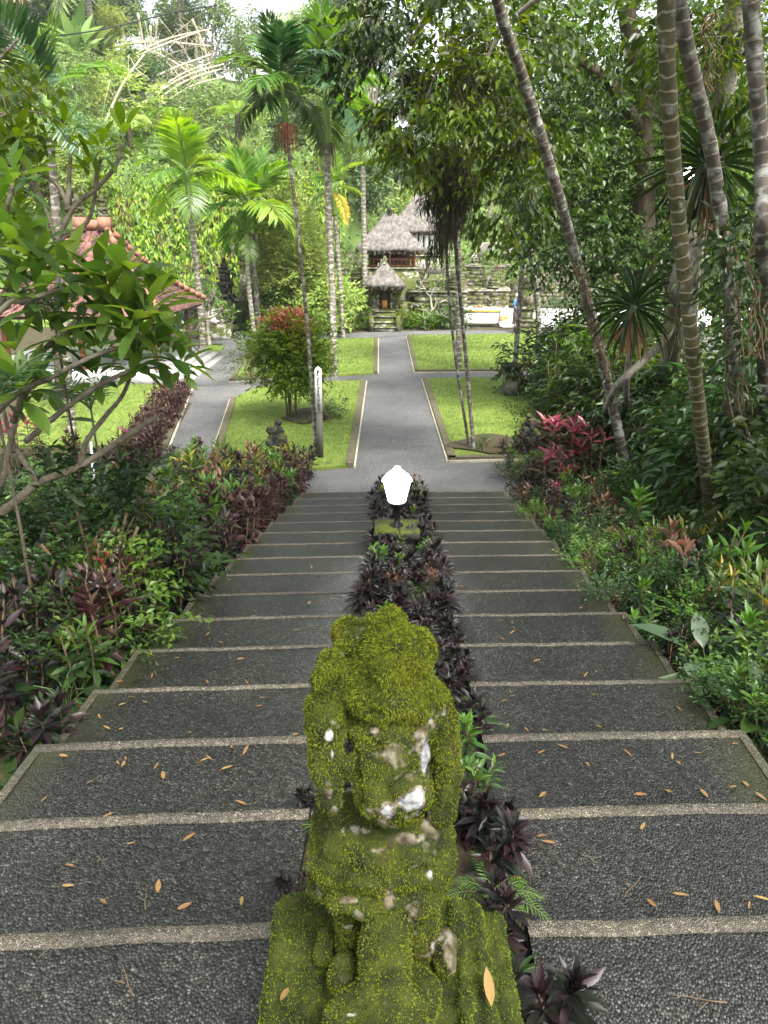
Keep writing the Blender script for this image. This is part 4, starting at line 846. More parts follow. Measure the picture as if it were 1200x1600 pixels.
# two smaller dark statues on the near lawns
def small_statue(px, py, H, label, seed, flip=1):
    b = atZ(px, py, .07) if py else hit(px, 600); Y = b[1]; x = b[0]; s = H; pr = []
    def E(cx, cy, cz, rx, ry, rz): pr.append(('e', (flip * cx * s, cy * s, cz * s), (rx * s, ry * s, rz * s)))
    E(0, 0, .12, .24, .22, .12); E(0, 0, .33, .19, .17, .18); E(.02, 0, .52, .23, .16, .14); E(-.17, -.08, .42, .09, .12, .12); E(.19, -.06, .44, .08, .1, .14); E(0, -.02, .74, .13, .13, .13); E(-.16, 0, .72, .08, .09, .09)
    E(.05, 0, .90, .08, .09, .08); E(-.2, 0, .2, .1, .12, .12); E(.2, 0, .2, .1, .12, .12); pr.append(('c', (-.02 * s, -.14 * s, .30 * s), (.0, -.17 * s, .74 * s), .045 * s, .04 * s)); E(.13, .02, .68, .05, .06, .10)
    V, Q = sdf_mesh(pr, .02 * s, (-.45 * s, -.4 * s, -.02), (.45 * s, .4 * s, 1.05 * s), .03 * s, (0, (22. / s, .012 * s), (45. / s, .007 * s))); N = vnorm(V, Q); V = V + N * (fbm(V, 6. / s, seed) * .03 * s)[:, None]
    A = Acc(); A.add(V, [Q]); o = tag(A.obj('garden_statue', M['darkstone'], None, True, (x, Y, .05)), label, 'statue')
    return o
small_statue(434, 716, .86, 'small dark carved statue beside the hedge on the near left lawn', 3.)
small_statue(826, 705, .88, 'small dark carved statue at the garden edge of the near right lawn', 7., -1)
# potted bowl on a stand at the right lawn
b = atZ(797, 617, .07); t = thing('stone_planter', 'dark bowl planter on a square stone stand beside the right lawn', 'planter', (b[0], b[1], .05))
A = Acc(); boxc(A, 0, 0, 0, .42, .42, .62, 0, 0, .9, .006); boxc(A, 0, 0, .621, .5, .5, .07, 0, 0, 1, .006); A.obj('stand', M['stone'], t)
A = Acc(); lathe(A, [(.16, .69), (.2, .71), (.3, .84), (.33, .88), (.34, .92), (.3, .92), (.27, .86)], 0, 0, 20); A.obj('bowl', M['darkstone'], t, True)
# ------------------------------------------------------------------ plants
L2 = lambda w, dr=.2, wd=.45: leaf_t(w, 1, .06, dr, wd)
L4 = lambda w, dr=.25, wd=.5: leaf_t(w, 3, .05, dr, wd)
def mk_caney(nst, h, nl, ll, w, mat, spread=.3, cover=.6, tip=75, low=-15, stem='twig', seg=True, sr=.009, tipmat=None):
    """upright canes dressed with a spiral of leaves; returns (stem mesh, leaf mesh)"""
    S_, A = Acc(), Acc(); tm = L4(w) if seg else L2(w)
    for s in range(nst):
        a = rng.uniform(0, 6.28); r = spread * rng.uniform(.1, 1); hh = h * rng.uniform(.75, 1.1); b = np.array([r * .5 * math.cos(a), r * .5 * math.sin(a), -.08]); e = np.array([r * math.cos(a), r * math.sin(a), hh])
        mid = (b + e) / 2 + rng.normal(0, .03, 3); tube(S_, [b, mid, e], [sr, sr * .7], 6, 5, 0, cap=False)
        n = int(nl * rng.uniform(.8, 1.2)); u = np.sort(rng.uniform(0, 1, n)) ** .8; C = spline([b, mid, e], 30); P = C[(29 * (1 - cover + cover * u)).astype(int)]
        az = np.arange(n) * 2.4 + rng.uniform(0, 6); el = np.radians(low + (tip - low) * u ** 1.5 + rng.normal(0, 9, n)); d = np.stack([np.cos(az) * np.cos(el), np.sin(az) * np.cos(el), np.sin(el)], 1)
        mi = np.zeros(n, int) if tipmat is None else (u > .72).astype(int)
        for m in (0, 1):
            k = mi == m; put(A, tm, P[k], frames(d[k], roll=.4), ll * rng.uniform(.65, 1.1, k.sum()) * (1 - .35 * u[k] ** 3), m)
    return S_.mesh('stem', M[stem]), A.mesh('leaves', [M[mat], M[tipmat or mat]], False)
def mk_rosette(n, ll, w, mat, stalk=0., el0=80, el1=5, seg=True, droop=.35, wd=.5):
    S_, A = Acc(), Acc(); u = np.linspace(1, 0, n); az = np.arange(n) * 2.4; el = np.radians(el1 + (el0 - el1) * u + rng.normal(0, 6, n))
    d = np.stack([np.cos(az) * np.cos(el), np.sin(az) * np.cos(el), np.sin(el)], 1); P = np.zeros((n, 3))
    if stalk:
        P = d * stalk * rng.uniform(.6, 1.1, (n, 1)); P[:, 2] += .0
        for p in P: tube(S_, [(0, 0, -.05), p * [.4, .4, .7], p], [.006, .004], 4, 4, cap=False)
        d = unit(d + [0, 0, -.6])
    else: tube(S_, [(0, 0, -.1), (0, 0, .05)], [.03, .02], 3, 6)
    put(A, leaf_t(w, 4 if seg else 1, .05, droop, wd), P, frames(d, roll=.25), ll * rng.uniform(.7, 1.1, n))
    return S_.mesh('stem', M['stemgreen']), A.mesh('leaves', M[mat])
def mk_bush(rx, rz, n, ll, w, mat, m=6, wood=26, tipmat=None, z0=None, droop=.0, tl=None, shell=.4, stems=5, stemm='twig'):
    S_, A = Acc(), Acc(); cz = (z0 if z0 is not None else rz * .95); tl = tl or ll * 2.4
    twigs(A, (0, 0, cz), (rx, rx, rz), n, m, tl, ll, L2(w), 0, droop, shell, wood=None)
    if tipmat: twigs(A, (0, 0, cz + rz * .78), (rx * .6, rx * .6, rz * .3), n // 7, m, tl, ll, L2(w), 1, -.4, .5)
    for i in range(stems):
        a = i * 6.28 / stems + rng.uniform(0, 1); tube(S_, [(.12 * math.cos(a), .12 * math.sin(a), -.1), (.2 * rx * math.cos(a), .2 * rx * math.sin(a), cz * .6), (.5 * rx * math.cos(a), .5 * rx * math.sin(a), cz + rz * .4)], [.02 * rx + .008, .006], 7, 5)
    for q in range(wood):
        e = sph(1)[0] * [rx, rx, rz] * .8; tube(S_, [(0, 0, cz * .6), e * .5 + [0, 0, cz * .8], e + [0, 0, cz]], [.010, .003], 4, 4, cap=False)
    return S_.mesh('stem', M[stemm]), A.mesh('leaves', [M[mat], M[tipmat or mat]])
def mk_fern(n, L, mat, ll=.18, w=.12, e0=60, e1=-25, npair=16):
    S_, A = Acc(), Acc()
    for i in range(n):
        az = i * 2.4 + rng.normal(0, .2); frond_into(A, S_, L * rng.uniform(.7, 1.1), e0 + rng.normal(0, 10), e1, npair, ll, w, az)
    return S_.mesh('stem', M['stemgreen']), A.mesh('leaves', M[mat])
def frond_into(A, S_, L, e0, e1, npair, ll, w, az=0., droop=.4, org=(0, 0, 0), swp=.5, rr=.012):
    n = 16; el = np.radians(np.linspace(e0, e1, n)); st = L / (n - 1); p = np.zeros((n, 3)); p[1:, 1] = np.cumsum(np.cos(el[1:]) * st); p[1:, 2] = np.cumsum(np.sin(el[1:]) * st)
    c, s = math.cos(az), math.sin(az); Rz = np.array([[c, s, 0], [-s, c, 0], [0, 0, 1]]); org = np.array(org)
    t = np.repeat(np.linspace(.14, .99, npair), 2); side = np.tile([-1., 1.], npair); P = np.stack([np.interp(t, np.linspace(0, 1, n), p[:, i]) for i in range(3)], 1)
    T_ = np.stack([np.interp(t, np.linspace(0, 1, n), np.gradient(p[:, i])) for i in range(3)], 1); T_ = unit(T_); sd = np.zeros_like(P); sd[:, 0] = side; N_ = np.cross(np.tile([1., 0, 0], (len(P), 1)), T_)
    d = unit(sd * (1.05 - .6 * t[:, None] ** 3) + T_ * (swp + .5 * t[:, None] ** 2) + N_ * .28 + rng.normal(0, .05, P.shape))
    ln = ll * np.sin(math.pi * (.16 + .74 * t)) ** .7 * rng.uniform(.9, 1.06, len(t))
    tm = leaf_t(w, 2, .02, droop, .4); put(A, tm, P @ Rz + org, frames(d @ Rz, up=N_ @ Rz, roll=.12), ln)
    tube(S_, p[::3] @ Rz + org, [rr, rr * .3], 7, 4, cap=False)
def plant(name, meshes, loc, rz, sc, label, cat, group=None, tilt=0., parts=('stem', 'leaves')):
    t = thing(name, label, cat, tuple(loc), rz, group); t.scale = (sc, sc, sc) if np.isscalar(sc) else sc; t.rotation_euler = (tilt, tilt * .6, rz)
    for me, nm in zip(meshes, parts): link(nm, me, t)
    return t
K = {}
K['cordD'] = [mk_caney(4, .58, 26, .17, .27, 'purple', .2, .8) for _ in range(4)]
K['cordS'] = [mk_caney(5, .24, 30, .15, .27, 'purple', .2, .5, tip=82, low=-25, sr=.006) for _ in range(3)]
K['plum'] = [mk_caney(4, .62, 22, .15, .34, 'purple2', .18, .75, seg=False) for _ in range(4)]
K['pinkc'] = [mk_caney(3, .6, 16, .22, .24, 'bronze', .2, .6, tipmat='pink') for _ in range(3)]
K['greenc'] = [mk_caney(4, .62, 20, .22, .26, 'green', .22, .7, tipmat='greenlt') for _ in range(4)]
K['pinkb'] = [mk_caney(4, .7, 16, .30, .26, 'bronze', .28, .6, tip=60, tipmat='pink') for _ in range(3)]
K['bronzec'] = [mk_caney(4, .65, 20, .2, .28, 'bronze', .22, .7, tipmat='rust') for _ in range(3)]
K['croton'] = [mk_caney(5, .62, 20, .21, .17, 'yellow', .28, .7) for _ in range(2)]
K['crotong'] = [mk_caney(5, .6, 20, .22, .16, 'green', .28, .7, tipmat='yellow') for _ in range(2)]
K['broad'] = [mk_rosette(15, .36, .42, 'green', .35, 75, 15), mk_rosette(13, .34, .42, 'greensv', .3, 75, 15), mk_rosette(15, .38, .38, 'greendk', .4, 75, 15)]
K['lily'] = [mk_rosette(22, .45, .2, 'greendk', .1, 78, 10), mk_rosette(20, .4, .24, 'green', .1, 80, 15)]
K['strap'] = [mk_rosette(26, 1.0, .07, 'greensv', 0, 82, 22, droop=.3), mk_rosette(24, .85, .08, 'greenlt', 0, 84, 30, droop=.35)]
K['small'] = [mk_bush(.38, .32, 210, .055, .42, 'green', 6, 14, tl=.15), mk_bush(.42, .3, 210, .06, .45, 'greenlt', 6, 14, tl=.16), mk_bush(.4, .34, 230, .06, .42, 'greendk', 6, 14, tl=.15)]
K['fern'] = [mk_fern(11, .6, 'green', .12, .16, 65, -25), mk_fern(10, .7, 'greenlt', .13, .16, 60, -30)]
K['palmlet'] = [mk_fern(9, 1.1, 'green', .34, .10, 70, -10, 14), mk_fern(9, 1.2, 'palmdk', .38, .09, 72, -15, 15), mk_fern(8, 1.1, 'greenlt', .3, .10, 65, -15, 14)]
K['dense'] = [mk_bush(.85, .95, 300, .22, .34, 'green', 6, 14, None, 1.0, .3, .45), mk_bush(.8, .9, 260, .27, .24, 'canopy', 6, 14, None, 1.0, .5, .5), mk_bush(.9, 1.0, 320, .19, .5, 'canopydk', 6, 14, None, 1.1, .3, .4)]
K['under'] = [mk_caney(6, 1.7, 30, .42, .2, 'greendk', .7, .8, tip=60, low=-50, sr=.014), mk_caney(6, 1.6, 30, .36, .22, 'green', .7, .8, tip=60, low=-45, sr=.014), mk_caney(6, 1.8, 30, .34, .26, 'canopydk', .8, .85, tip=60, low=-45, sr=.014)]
NAMES = {'cordD': ('cordyline_plant', 'dark purple cordyline', 'cordyline'), 'cordS': ('cordyline_plant', 'low dark purple cordyline', 'cordyline'), 'plum': ('foliage_plant', 'plum leaved bush', 'foliage plant'), 'pinkc': ('cordyline_plant', 'pink topped cordyline', 'cordyline'),
         'pinkb': ('cordyline_plant', 'bushy crimson leaved cordyline', 'cordyline'), 'greenc': ('foliage_plant', 'leafy green cane plant', 'foliage plant'), 'bronzec': ('foliage_plant', 'bronze leaved cane plant', 'foliage plant'), 'croton': ('croton_bush', 'yellow leaved croton', 'croton'), 'crotong': ('croton_bush', 'yellow tipped green croton', 'croton'),
         'broad': ('broadleaf_plant', 'broad leaved green plant', 'plant'), 'lily': ('lily_plant', 'arching dark green lily', 'plant'), 'strap': ('strap_leaf_plant', 'striped strap leaf plant', 'plant'), 'small': ('shrub', 'small leaved green shrub', 'shrub'), 'fern': ('fern', 'arching green fern', 'fern'),
         'palmlet': ('palm_seedling', 'young feathery palm', 'palm'), 'under': ('understorey_bush', 'tall drooping green bush', 'bush'), 'dense': ('understorey_bush', 'leafy dark bush', 'bush')}
cnt = {}
def grow(kind, X, Y, sc, where, group, z=None, v=None, label=None):
    nm, lb, cat = NAMES[kind]; ms = K[kind]; cnt[kind] = cnt.get(kind, 0) + 1
    full = label or (lb + (', ' if where.split()[0] in ('near', 'middle', 'far') else ' ') + where); grp = None if label else (lb + 's ' + group).replace('bushs', 'bushes').replace('lilys', 'lilies').replace('leavess', 'leaves').replace('leavess', 'leaves').replace('tipss', 'tips')
    if len(full.split()) > 16: full = full.replace(' the ', ' ')
    if len(full.split()) > 16: full = ' '.join(full.split()[1:])
    return plant(nm, ms[(cnt[kind] if v is None else v) % len(ms)], (X, Y, (gz(X, Y) if z is None else z) - .01), rng.uniform(0, 6.28), sc * rng.uniform(.85, 1.15), full, cat, grp, rng.normal(0, .06))
def pick(opts):
    k = [o[0] for o in opts]; w = np.array([o[1] for o in opts], float); return k[rng.choice(len(k), p=w / w.sum())]
# middle bed
for Y in np.arange(2.5, 13.2, .3):
    for u in ((.22, .5, .78) if Y > 5.6 else (.30, .62, .86)):
        
        if abs(Y - 8.08) < .42 and u == .5: continue
        X = pl_l(Y) + (pl_r(Y) - pl_l(Y)) * u + rng.normal(0, .03); yy = Y + rng.normal(0, .06); far = Y > 10.5
        k = pick([('cordS', 6), ('greenc', 1.5), ('fern', .9), ('bronzec', .5)]) if not far else pick([('cordS', 4), ('bronzec', 1.5), ('crotong', 2), ('plum', 1)])
        w_ = 'in the narrow bed just beyond the statue' if yy < 5 else 'in the bed between statue and lamp pier' if yy < 7.5 else 'beside the mossy lamp pier' if yy < 8.8 else 'in the bed beyond the lamp' if yy < 11 else 'at the bottom of the middle bed'
        w_ += ', left side' if u < .4 else ', right side' if u > .6 else ', middle'
        grow(k, X, yy, (.8 if yy < 5.6 else 1.05 if yy < 7.4 else 1.2) if k == 'cordS' else .5, w_, w_, slope(yy) - .1)
for (X, Y, k, s, lb) in ((.50, 1.62, 'cordS', .95, 'glossy dark cordyline spilling over the step beside the pedestal'), (.38, 1.95, 'cordS', .65, 'dark cordyline behind the pedestal corner on the right'), (.46, 2.35, 'cordS', .85, 'purple cordyline with a red heart on the second step'), (.36, 2.75, 'cordS', .5, 'small dark cordyline beside the statue arm'),
                         (.37, 1.3, 'cordS', .75, 'black purple cordyline against the pedestal side'), (-.37, 2.2, 'cordS', .38, 'tiny dark cordyline left of the statue skirt'), (-.37, 2.75, 'cordS', .36, 'tiny dark cordyline left of the statue arm'), (.30, 3.3, 'greenc', .35, 'small bright green leafed plant right of the statue shoulder'), (.42, 2.15, 'fern', .3, 'tiny fern growing among the dark cordylines beside the pedestal'), (.44, 1.78, 'lily', .3, 'small glossy green plant close behind the pedestal corner'), (.12, 4.3, 'fern', .5, 'bright fern just behind the statue head')):
    grow(k, X, Y, s, '', '', slope(Y) - .06, None, lb)
# left hedge beside the flight
for Y in np.arange(4.6, 13.8, .36):
    for j, off in enumerate((.2, .52, .86, 1.25, 1.65, 2.05)):
        if Y < 6.5 and j > 2: continue
        X = ledge(min(Y, 12.6)) - off + rng.normal(0, .06); yy = Y + rng.normal(0, .1)
        if j == 0: k = pick([('cordD', 4), ('plum', 3), ('greenc', 1.0)])
        elif Y > 9.5: k = pick([('cordD', 1.5), ('plum', 2), ('greenc', 2.5), ('crotong', 2), ('bronzec', 2), ('pinkc', .4)])
        else: k = pick([('cordD', 2.5), ('plum', 1.8), ('greenc', 1.5), ('bronzec', 1), ('pinkc', .3), ('broad', .8)])
        w_ = ('near end' if yy < 7.5 else 'middle' if yy < 10.2 else 'far end') + ' of left hedge, ' + ('first row beside the steps', 'second row from the steps', 'third row from the steps', 'fourth row from the steps', 'fifth row from the steps', 'outermost row')[j]
        grow(k, X, yy, 1.3 if Y < 9.5 else 1.1, w_, w_)
# left garden slope
n_ = 0
for (px, py, k, s) in [(200, 700, 'pinkc', 1), (170, 720, 'cordD', 1), (240, 700, 'plum', 1), (280, 730, 'plum', 1), (215, 745, 'cordD', 1.1), (160, 760, 'bronzec', 1), (260, 770, 'cordD', 1.1), (120, 700, 'plum', 1), (60, 690, 'pinkc', 1.1), (20, 700, 'pinkc', 1.2), (90, 740, 'cordD', 1), (30, 760, 'cordD', 1.1),
                        (290, 760, 'crotong', 1), (230, 800, 'bronzec', 1), (310, 740, 'greenc', 1), (180, 800, 'cordD', 1), (60, 800, 'palmlet', .8), (110, 800, 'palmlet', 1.0), (170, 780, 'palmlet', .9), (20, 830, 'palmlet', .8), (150, 840, 'fern', 1.2), (100, 860, 'small', 1.1), (150, 870, 'small', 1.2), (190, 900, 'small', 1), (60, 890, 'small', 1),
                        (120, 920, 'small', 1.2), (140, 810, 'small', 1.4), (100, 790, 'small', 1.3), (180, 850, 'small', 1.4), (80, 830, 'small', 1.4), (40, 850, 'small', 1.3), (150, 900, 'small', 1.5), (90, 910, 'small', 1.3), (170, 950, 'small', 1), (210, 860, 'greenc', 1.1), (230, 900, 'broad', .8), (250, 930, 'broad', .7), (20, 900, 'crotong', 1.1), (10, 950, 'broad', .9), (60, 960, 'lily', .8), (50, 1010, 'palmlet', .6), (90, 1000, 'cordD', .8), (20, 1050, 'cordD', .8), (190, 980, 'cordD', .6), (150, 1010, 'small', .8),
                        (100, 1060, 'broad', .6), (130, 1040, 'greenc', .7), (180, 1030, 'lily', .6), (60, 1100, 'cordS', 1), (10, 1120, 'lily', .7), (215, 990, 'fern', .6), (240, 960, 'greenc', .5), (0, 1000, 'greenc', .9), (110, 960, 'greenc', .8), (-30, 930, 'greenc', 1), (-20, 1080, 'cordD', .9), (30, 990, 'bronzec', .8), (-40, 850, 'small', 1.3)]:
    p = hit(px, py, .35 * s); ed = ledge(p[1]) - .14
    if p[0] > ed: p[0] = ed
    w_ = 'on the left slope, ' + ('close to the steps' if p[0] > ledge(p[1]) - .8 else 'well away from the steps') + (', near the viewer' if p[1] < 5 else ', below the frangipani' if p[1] < 9 else ', towards the purple hedge'); grow(k, p[0], p[1], s * 1.3, w_, w_)
# purple hedge beside the left lawn
a, b = hit(280, 605, .3), hit(205, 712, .3)
for i, u in enumerate(np.linspace(0, 1, 26)):
    for s in (-.22, .22): grow('plum', a[0] + (b[0] - a[0]) * u + s + rng.normal(0, .04), a[1] + (b[1] - a[1]) * u, 1.05, 'in the thin purple hedge along the left lawn', 'in the thin purple hedge along the left lawn')
for (px, py) in ((258, 612), (250, 640), (240, 665)): 
    p = hit(px - 14, py, .2); grow('croton', p[0], p[1], .55, 'at the lawn side of the thin purple hedge', 'at the lawn side of the purple hedge')
# right garden: edge planting, then mixed beds
for Y in np.arange(3.2, 15.5, .42):
    for j, off in enumerate((.2, .6, 1.0)):
        X = redge(min(Y, 12.6)) + off + rng.normal(0, .07) + (max(0, Y - 12.6) * .02); yy = Y + rng.normal(0, .1)
        if Y > 12.4 and j == 0: X += .1
        k = pick([('cordD', 4.5), ('plum', 1.5), ('small', .8), ('greenc', 1.2), ('bronzec', 1.4)] if Y > 9 else [('small', 2.5), ('greenc', 2.5), ('cordD', 1.2), ('lily', 1.5), ('crotong', .5)])
        w_ = 'along the right stair edge, ' + ('nearest stretch' if yy < 6 else 'second stretch' if yy < 9 else 'third stretch' if yy < 12 else 'beside the landing') + (', touching the steps' if j == 0 else ', behind the edging')
        grow(k, X, yy, {'small': .9, 'cordD': .9, 'lily': .7}.get(k, .85) * (1 if j else .75), w_, w_)
for (px, py, k, s) in [(860, 690, 'pinkb', 1.2), (895, 700, 'pinkb', 1.2), (850, 735, 'pinkc', 1.1), (905, 670, 'pinkb', 1.2), (880, 655, 'pinkb', 1), (945, 690, 'pinkb', 1.1), (925, 715, 'pinkb', 1.), (875, 725, 'pinkb', 1.), (880, 745, 'pinkc', .9), (870, 770, 'pinkc', .6), (925, 640, 'cordD', 1.1), (900, 630, 'cordD', 1), (860, 610, 'bronzec', 1), (990, 650, 'pinkc', 1), (1020, 680, 'pinkc', .9), (1060, 700, 'pinkc', .9), (1060, 660, 'red' if 0 else 'bronzec', 1),
                        (840, 640, 'cordD', .9), (850, 580, 'cordD', 1.1), (940, 720, 'lily', 1), (960, 700, 'cordD', 1), (990, 720, 'lily', 1), (920, 760, 'bronzec', .9), (950, 780, 'small', 1.1), (900, 790, 'greenc', .8), (990, 790, 'greenc', 1), (1030, 740, 'strap', 1), (1000, 730, 'strap', .8), (1060, 730, 'strap', 1), (1020, 680, 'broad', 1.3), (1060, 640, 'lily', 1.3), (1100, 690, 'broad', 1.2),
                        (960, 640, 'lily', 1.1), (930, 600, 'lily', 1.2), (1000, 600, 'lily', 1.4), (1040, 840, 'croton', 1), (1010, 850, 'croton', .8), (1070, 860, 'crotong', 1), (1090, 830, 'pinkc', .7), (1120, 860, 'crotong', 1), (1040, 900, 'bronzec', .9), (1080, 920, 'cordD', .9), (1130, 900, 'greenc', 1), (960, 850, 'pinkc', .55), (980, 870, 'cordD', .8), (1000, 820, 'greenc', 1),
                        (1150, 780, 'broad', 1), (1180, 820, 'greenc', 1.1), (1160, 740, 'greenc', 1.2), (1190, 700, 'broad', 1.3), (1180, 880, 'crotong', 1), (1100, 960, 'lily', .9), (1150, 940, 'crotong', 1), (1190, 960, 'greenc', 1), (1110, 1010, 'broad', .8), (1160, 1010, 'lily', 1), (1190, 1050, 'lily', .9), (1150, 1080, 'greenc', .6), (1185, 1100, 'broad', .6), (1090, 1020, 'lily', .6), (1080, 880, 'lily', .8), (1140, 830, 'palmlet', .7),
                        (1230, 900, 'greenc', 1.2), (1240, 1000, 'crotong', 1.1), (1220, 780, 'broad', 1.2), (1120, 780, 'small', 1.1), (1060, 790, 'small', 1), (1090, 760, 'greenc', 1), (1130, 700, 'lily', 1.2), (1000, 560, 'palmlet', 1.2), (1060, 560, 'palmlet', 1.3), (960, 560, 'palmlet', 1)]:
    p = hit(px, py, .42 * s); ed = redge(p[1]) + .2
    if p[0] < ed: p[0] = ed
    w_ = 'in the right garden ' + ('beyond the large ringed stems' if p[1] > 13 else 'around the leaning trunk' if p[1] > 10 else 'between the ringed stems and the steps' if p[1] > 7 else 'near the viewer'); grow(k, p[0], p[1], s * 1.15, w_, w_)
for (px, py, s) in [(900, 560, .9), (945, 540, 1.0), (880, 500, 1.0), (925, 500, 1.1), (975, 520, 1.1), (1020, 540, 1.0), (950, 470, 1.2), (890, 450, 1.1), (1080, 560, .9), (1130, 600, 1), (1180, 620, 1.1), (1170, 540, 1.2), (1060, 500, .8), (1210, 480, 1.3), (1000, 470, 1.1)]:
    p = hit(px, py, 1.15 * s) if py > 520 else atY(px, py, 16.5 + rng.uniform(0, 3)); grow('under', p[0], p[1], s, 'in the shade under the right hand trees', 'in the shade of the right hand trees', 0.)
for (px, py, Y, s) in [(915, 570, 16.5, .8), (945, 560, 15.5, .9), (975, 575, 15, .9), (1000, 560, 15, 1.1), (895, 510, 20, .8), (915, 500, 18.5, 1.1), (950, 510, 17, 1.3), (990, 500, 18, 1.3), (1040, 560, 15, .9), (1140, 620, 12, 1.), (1190, 600, 12, 1.2), (1180, 520, 14, 1.4), (1230, 540, 12, 1.5), (930, 470, 22, 1.3), (1090, 640, 12, .8), (1150, 720, 10, .9), (1200, 740, 9.5, 1.), (1220, 640, 10, 1.2), (1100, 760, 9.6, .6), (1250, 850, 7, .8), (840, 470, 22, 1.)]:
    p = atY(px, py, Y); w_ = 'right of the lawns ' + ('beyond the bowl planter' if Y > 15.5 else 'behind the leaning trunk' if Y > 12.5 else 'at the foot of the vine covered stem'); grow('dense', p[0], Y, s, w_, w_)
# extra dark ground cover filling the soil beneath
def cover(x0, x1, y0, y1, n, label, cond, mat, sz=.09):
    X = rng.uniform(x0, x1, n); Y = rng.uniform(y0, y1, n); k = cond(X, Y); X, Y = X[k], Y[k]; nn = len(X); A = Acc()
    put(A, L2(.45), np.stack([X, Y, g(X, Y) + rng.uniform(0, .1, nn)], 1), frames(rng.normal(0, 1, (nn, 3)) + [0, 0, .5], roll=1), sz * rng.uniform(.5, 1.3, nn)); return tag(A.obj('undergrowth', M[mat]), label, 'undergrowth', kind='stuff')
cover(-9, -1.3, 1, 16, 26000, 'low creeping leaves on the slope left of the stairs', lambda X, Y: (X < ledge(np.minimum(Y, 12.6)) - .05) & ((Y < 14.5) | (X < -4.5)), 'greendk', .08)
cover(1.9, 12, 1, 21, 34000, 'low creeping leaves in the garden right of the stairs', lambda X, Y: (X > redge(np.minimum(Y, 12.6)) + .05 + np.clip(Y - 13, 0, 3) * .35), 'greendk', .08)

# ------------------------------------------------------------------ palms
def mk_frond(L, e0, e1, npair, ll, w, mat, dr=.4, swp=.5):
    A, S_ = Acc(), Acc(); frond_into(A, S_, L, e0, e1, npair, ll, w, 0., dr, swp=swp); n0 = A.n
    for f, m in S_.f: A.f.append((f + n0, 1))
    A.v += S_.v; A.a += S_.a; A.n += S_.n; return A.mesh('frond', [M[mat], M['stemgreen']])
FR = {}
def fronds(mat, fat=0.12):
    if (mat, fat) not in FR: FR[(mat, fat)] = [mk_frond(1., 88, 58, 20, .46, fat, mat, .2), mk_frond(1., 76, 18, 22, .48, fat, mat, .3), mk_frond(1., 58, -15, 22, .48, fat, mat, .45), mk_frond(1., 30, -45, 22, .46, fat, mat, .55), mk_frond(1., -5, -70, 20, .42, fat, mat, .5)]
    return FR[(mat, fat)]
def palm(label, path, rad, ring, L, mats=('palm', 'palmlt'), n=10, shaft=.9, fruit=None, dead=None, group=None, fat=.12, seedaz=0., base=None, name='palm_tree', az=None):
    P3 = [atY(*q) for q in path]
    if base is not None: P3[0] = np.array(base)
    P3[0][2] = min(P3[0][2], gz(P3[0][0], P3[0][1])) - .1
    b = P3[0]; t = thing(name, label, 'palm', tuple(b), 0, group); rel = [q - b for q in P3]
    A = Acc(); tube(A, rel, rad, 26 + 6 * len(rel), 12, 0, .03); A.obj('trunk', M[ring], t, True)
    top = rel[-1]; ax = unit(rel[-1] - rel[-2]); e = top + ax * shaft
    if shaft: A = Acc(); tube(A, [top - ax * .05, top + ax * shaft * .25, e], [rad[-1] * 1.45, rad[-1] * 1.5, rad[-1] * .9], 8, 10); A.obj('crownshaft', M['shaft'], t, True)
    for i in range(n):
        u = i / (n - 1); k = min(4, int(u * 4.6)); m = mats[0] if i % 3 else mats[-1]; fr = fronds(m, fat)[k]
        if dead and i == n - 1: fr = mk_frond(1., -20, -88, 22, .26, .12, 'leafyel', .3)
        o = link('frond', fr, t, tuple(e - ax * shaft * .25 * u)); o.rotation_euler = (rng.normal(0, .08), rng.normal(0, .08), seedaz + i * 2.4 + rng.normal(0, .2)); s = L * rng.uniform(.85, 1.1) * (.85 if k == 0 else 1); o.scale = (s, s, s)
    if fruit:
        A = Acc()
        for q in range(46):
            a = rng.uniform(0, 6.28); r = rng.uniform(.05, .22) * L * .8; s0 = top + ax * .0; tube(A, [s0, s0 + [r * math.cos(a), r * math.sin(a), -.02], s0 + [r * 1.2 * math.cos(a), r * 1.2 * math.sin(a), -rng.uniform(.15, .5) * L * .8]], [.012, .006], 5, 4, cap=False)
        A.obj('fruit_stalks', M[fruit], t)
    return t
palm('bright areca palm with a ball of dry fruit stalks beside the tiled pavilion', [(318, 552, 31.2), (312, 470, 31.2), (303, 380, 31.2), (297, 322, 31.2)], [.14, .11, .10], 'ring3', 2.2, ('palmlt', 'palm'), 13, 1.3, 'bark', fat=.17)
palm('wide bright palm on a dark stem left of the leafy bushes', [(405, 528, 36), (400, 450, 36), (394, 395, 36), (392, 365, 36)], [.15, .13, .12], 'ring2', 2.8, ('palm', 'palmlt'), 14, 1.3, 'bark', fat=.17, seedaz=1.)
palm('short pale ringed palm stem beside the wide bright palm', [(398, 530, 35), (388, 440, 35), (386, 385, 35)], [.11, .10], 'ring3', 1.3, ('palm',), 5, .5)
palm('slender dark palm with red fruit stalks leaning above the peace pole', [(494, 712, 15.2), (484, 560, 15.1), (470, 400, 15.), (455, 270, 15.), (447, 195, 15.)], [.04, .034, .03], 'ring2', 1.22, ('palmdk', 'palm'), 12, .75, 'woodred', fat=.17, base=tuple(atZ(494, 712, .07)))
palm('tall pale ringed palm rising right of the round shrub', [(522, 585, 25.7), (519, 450, 25.7), (513, 320, 25.7), (511, 225, 25.7)], [.115, .105, .09], 'ring3', 2.25, ('palm', 'palmdk'), 14, 1.6, 'bark', seedaz=.6, base=tuple(atZ(522, 586, .07)), fat=.17)
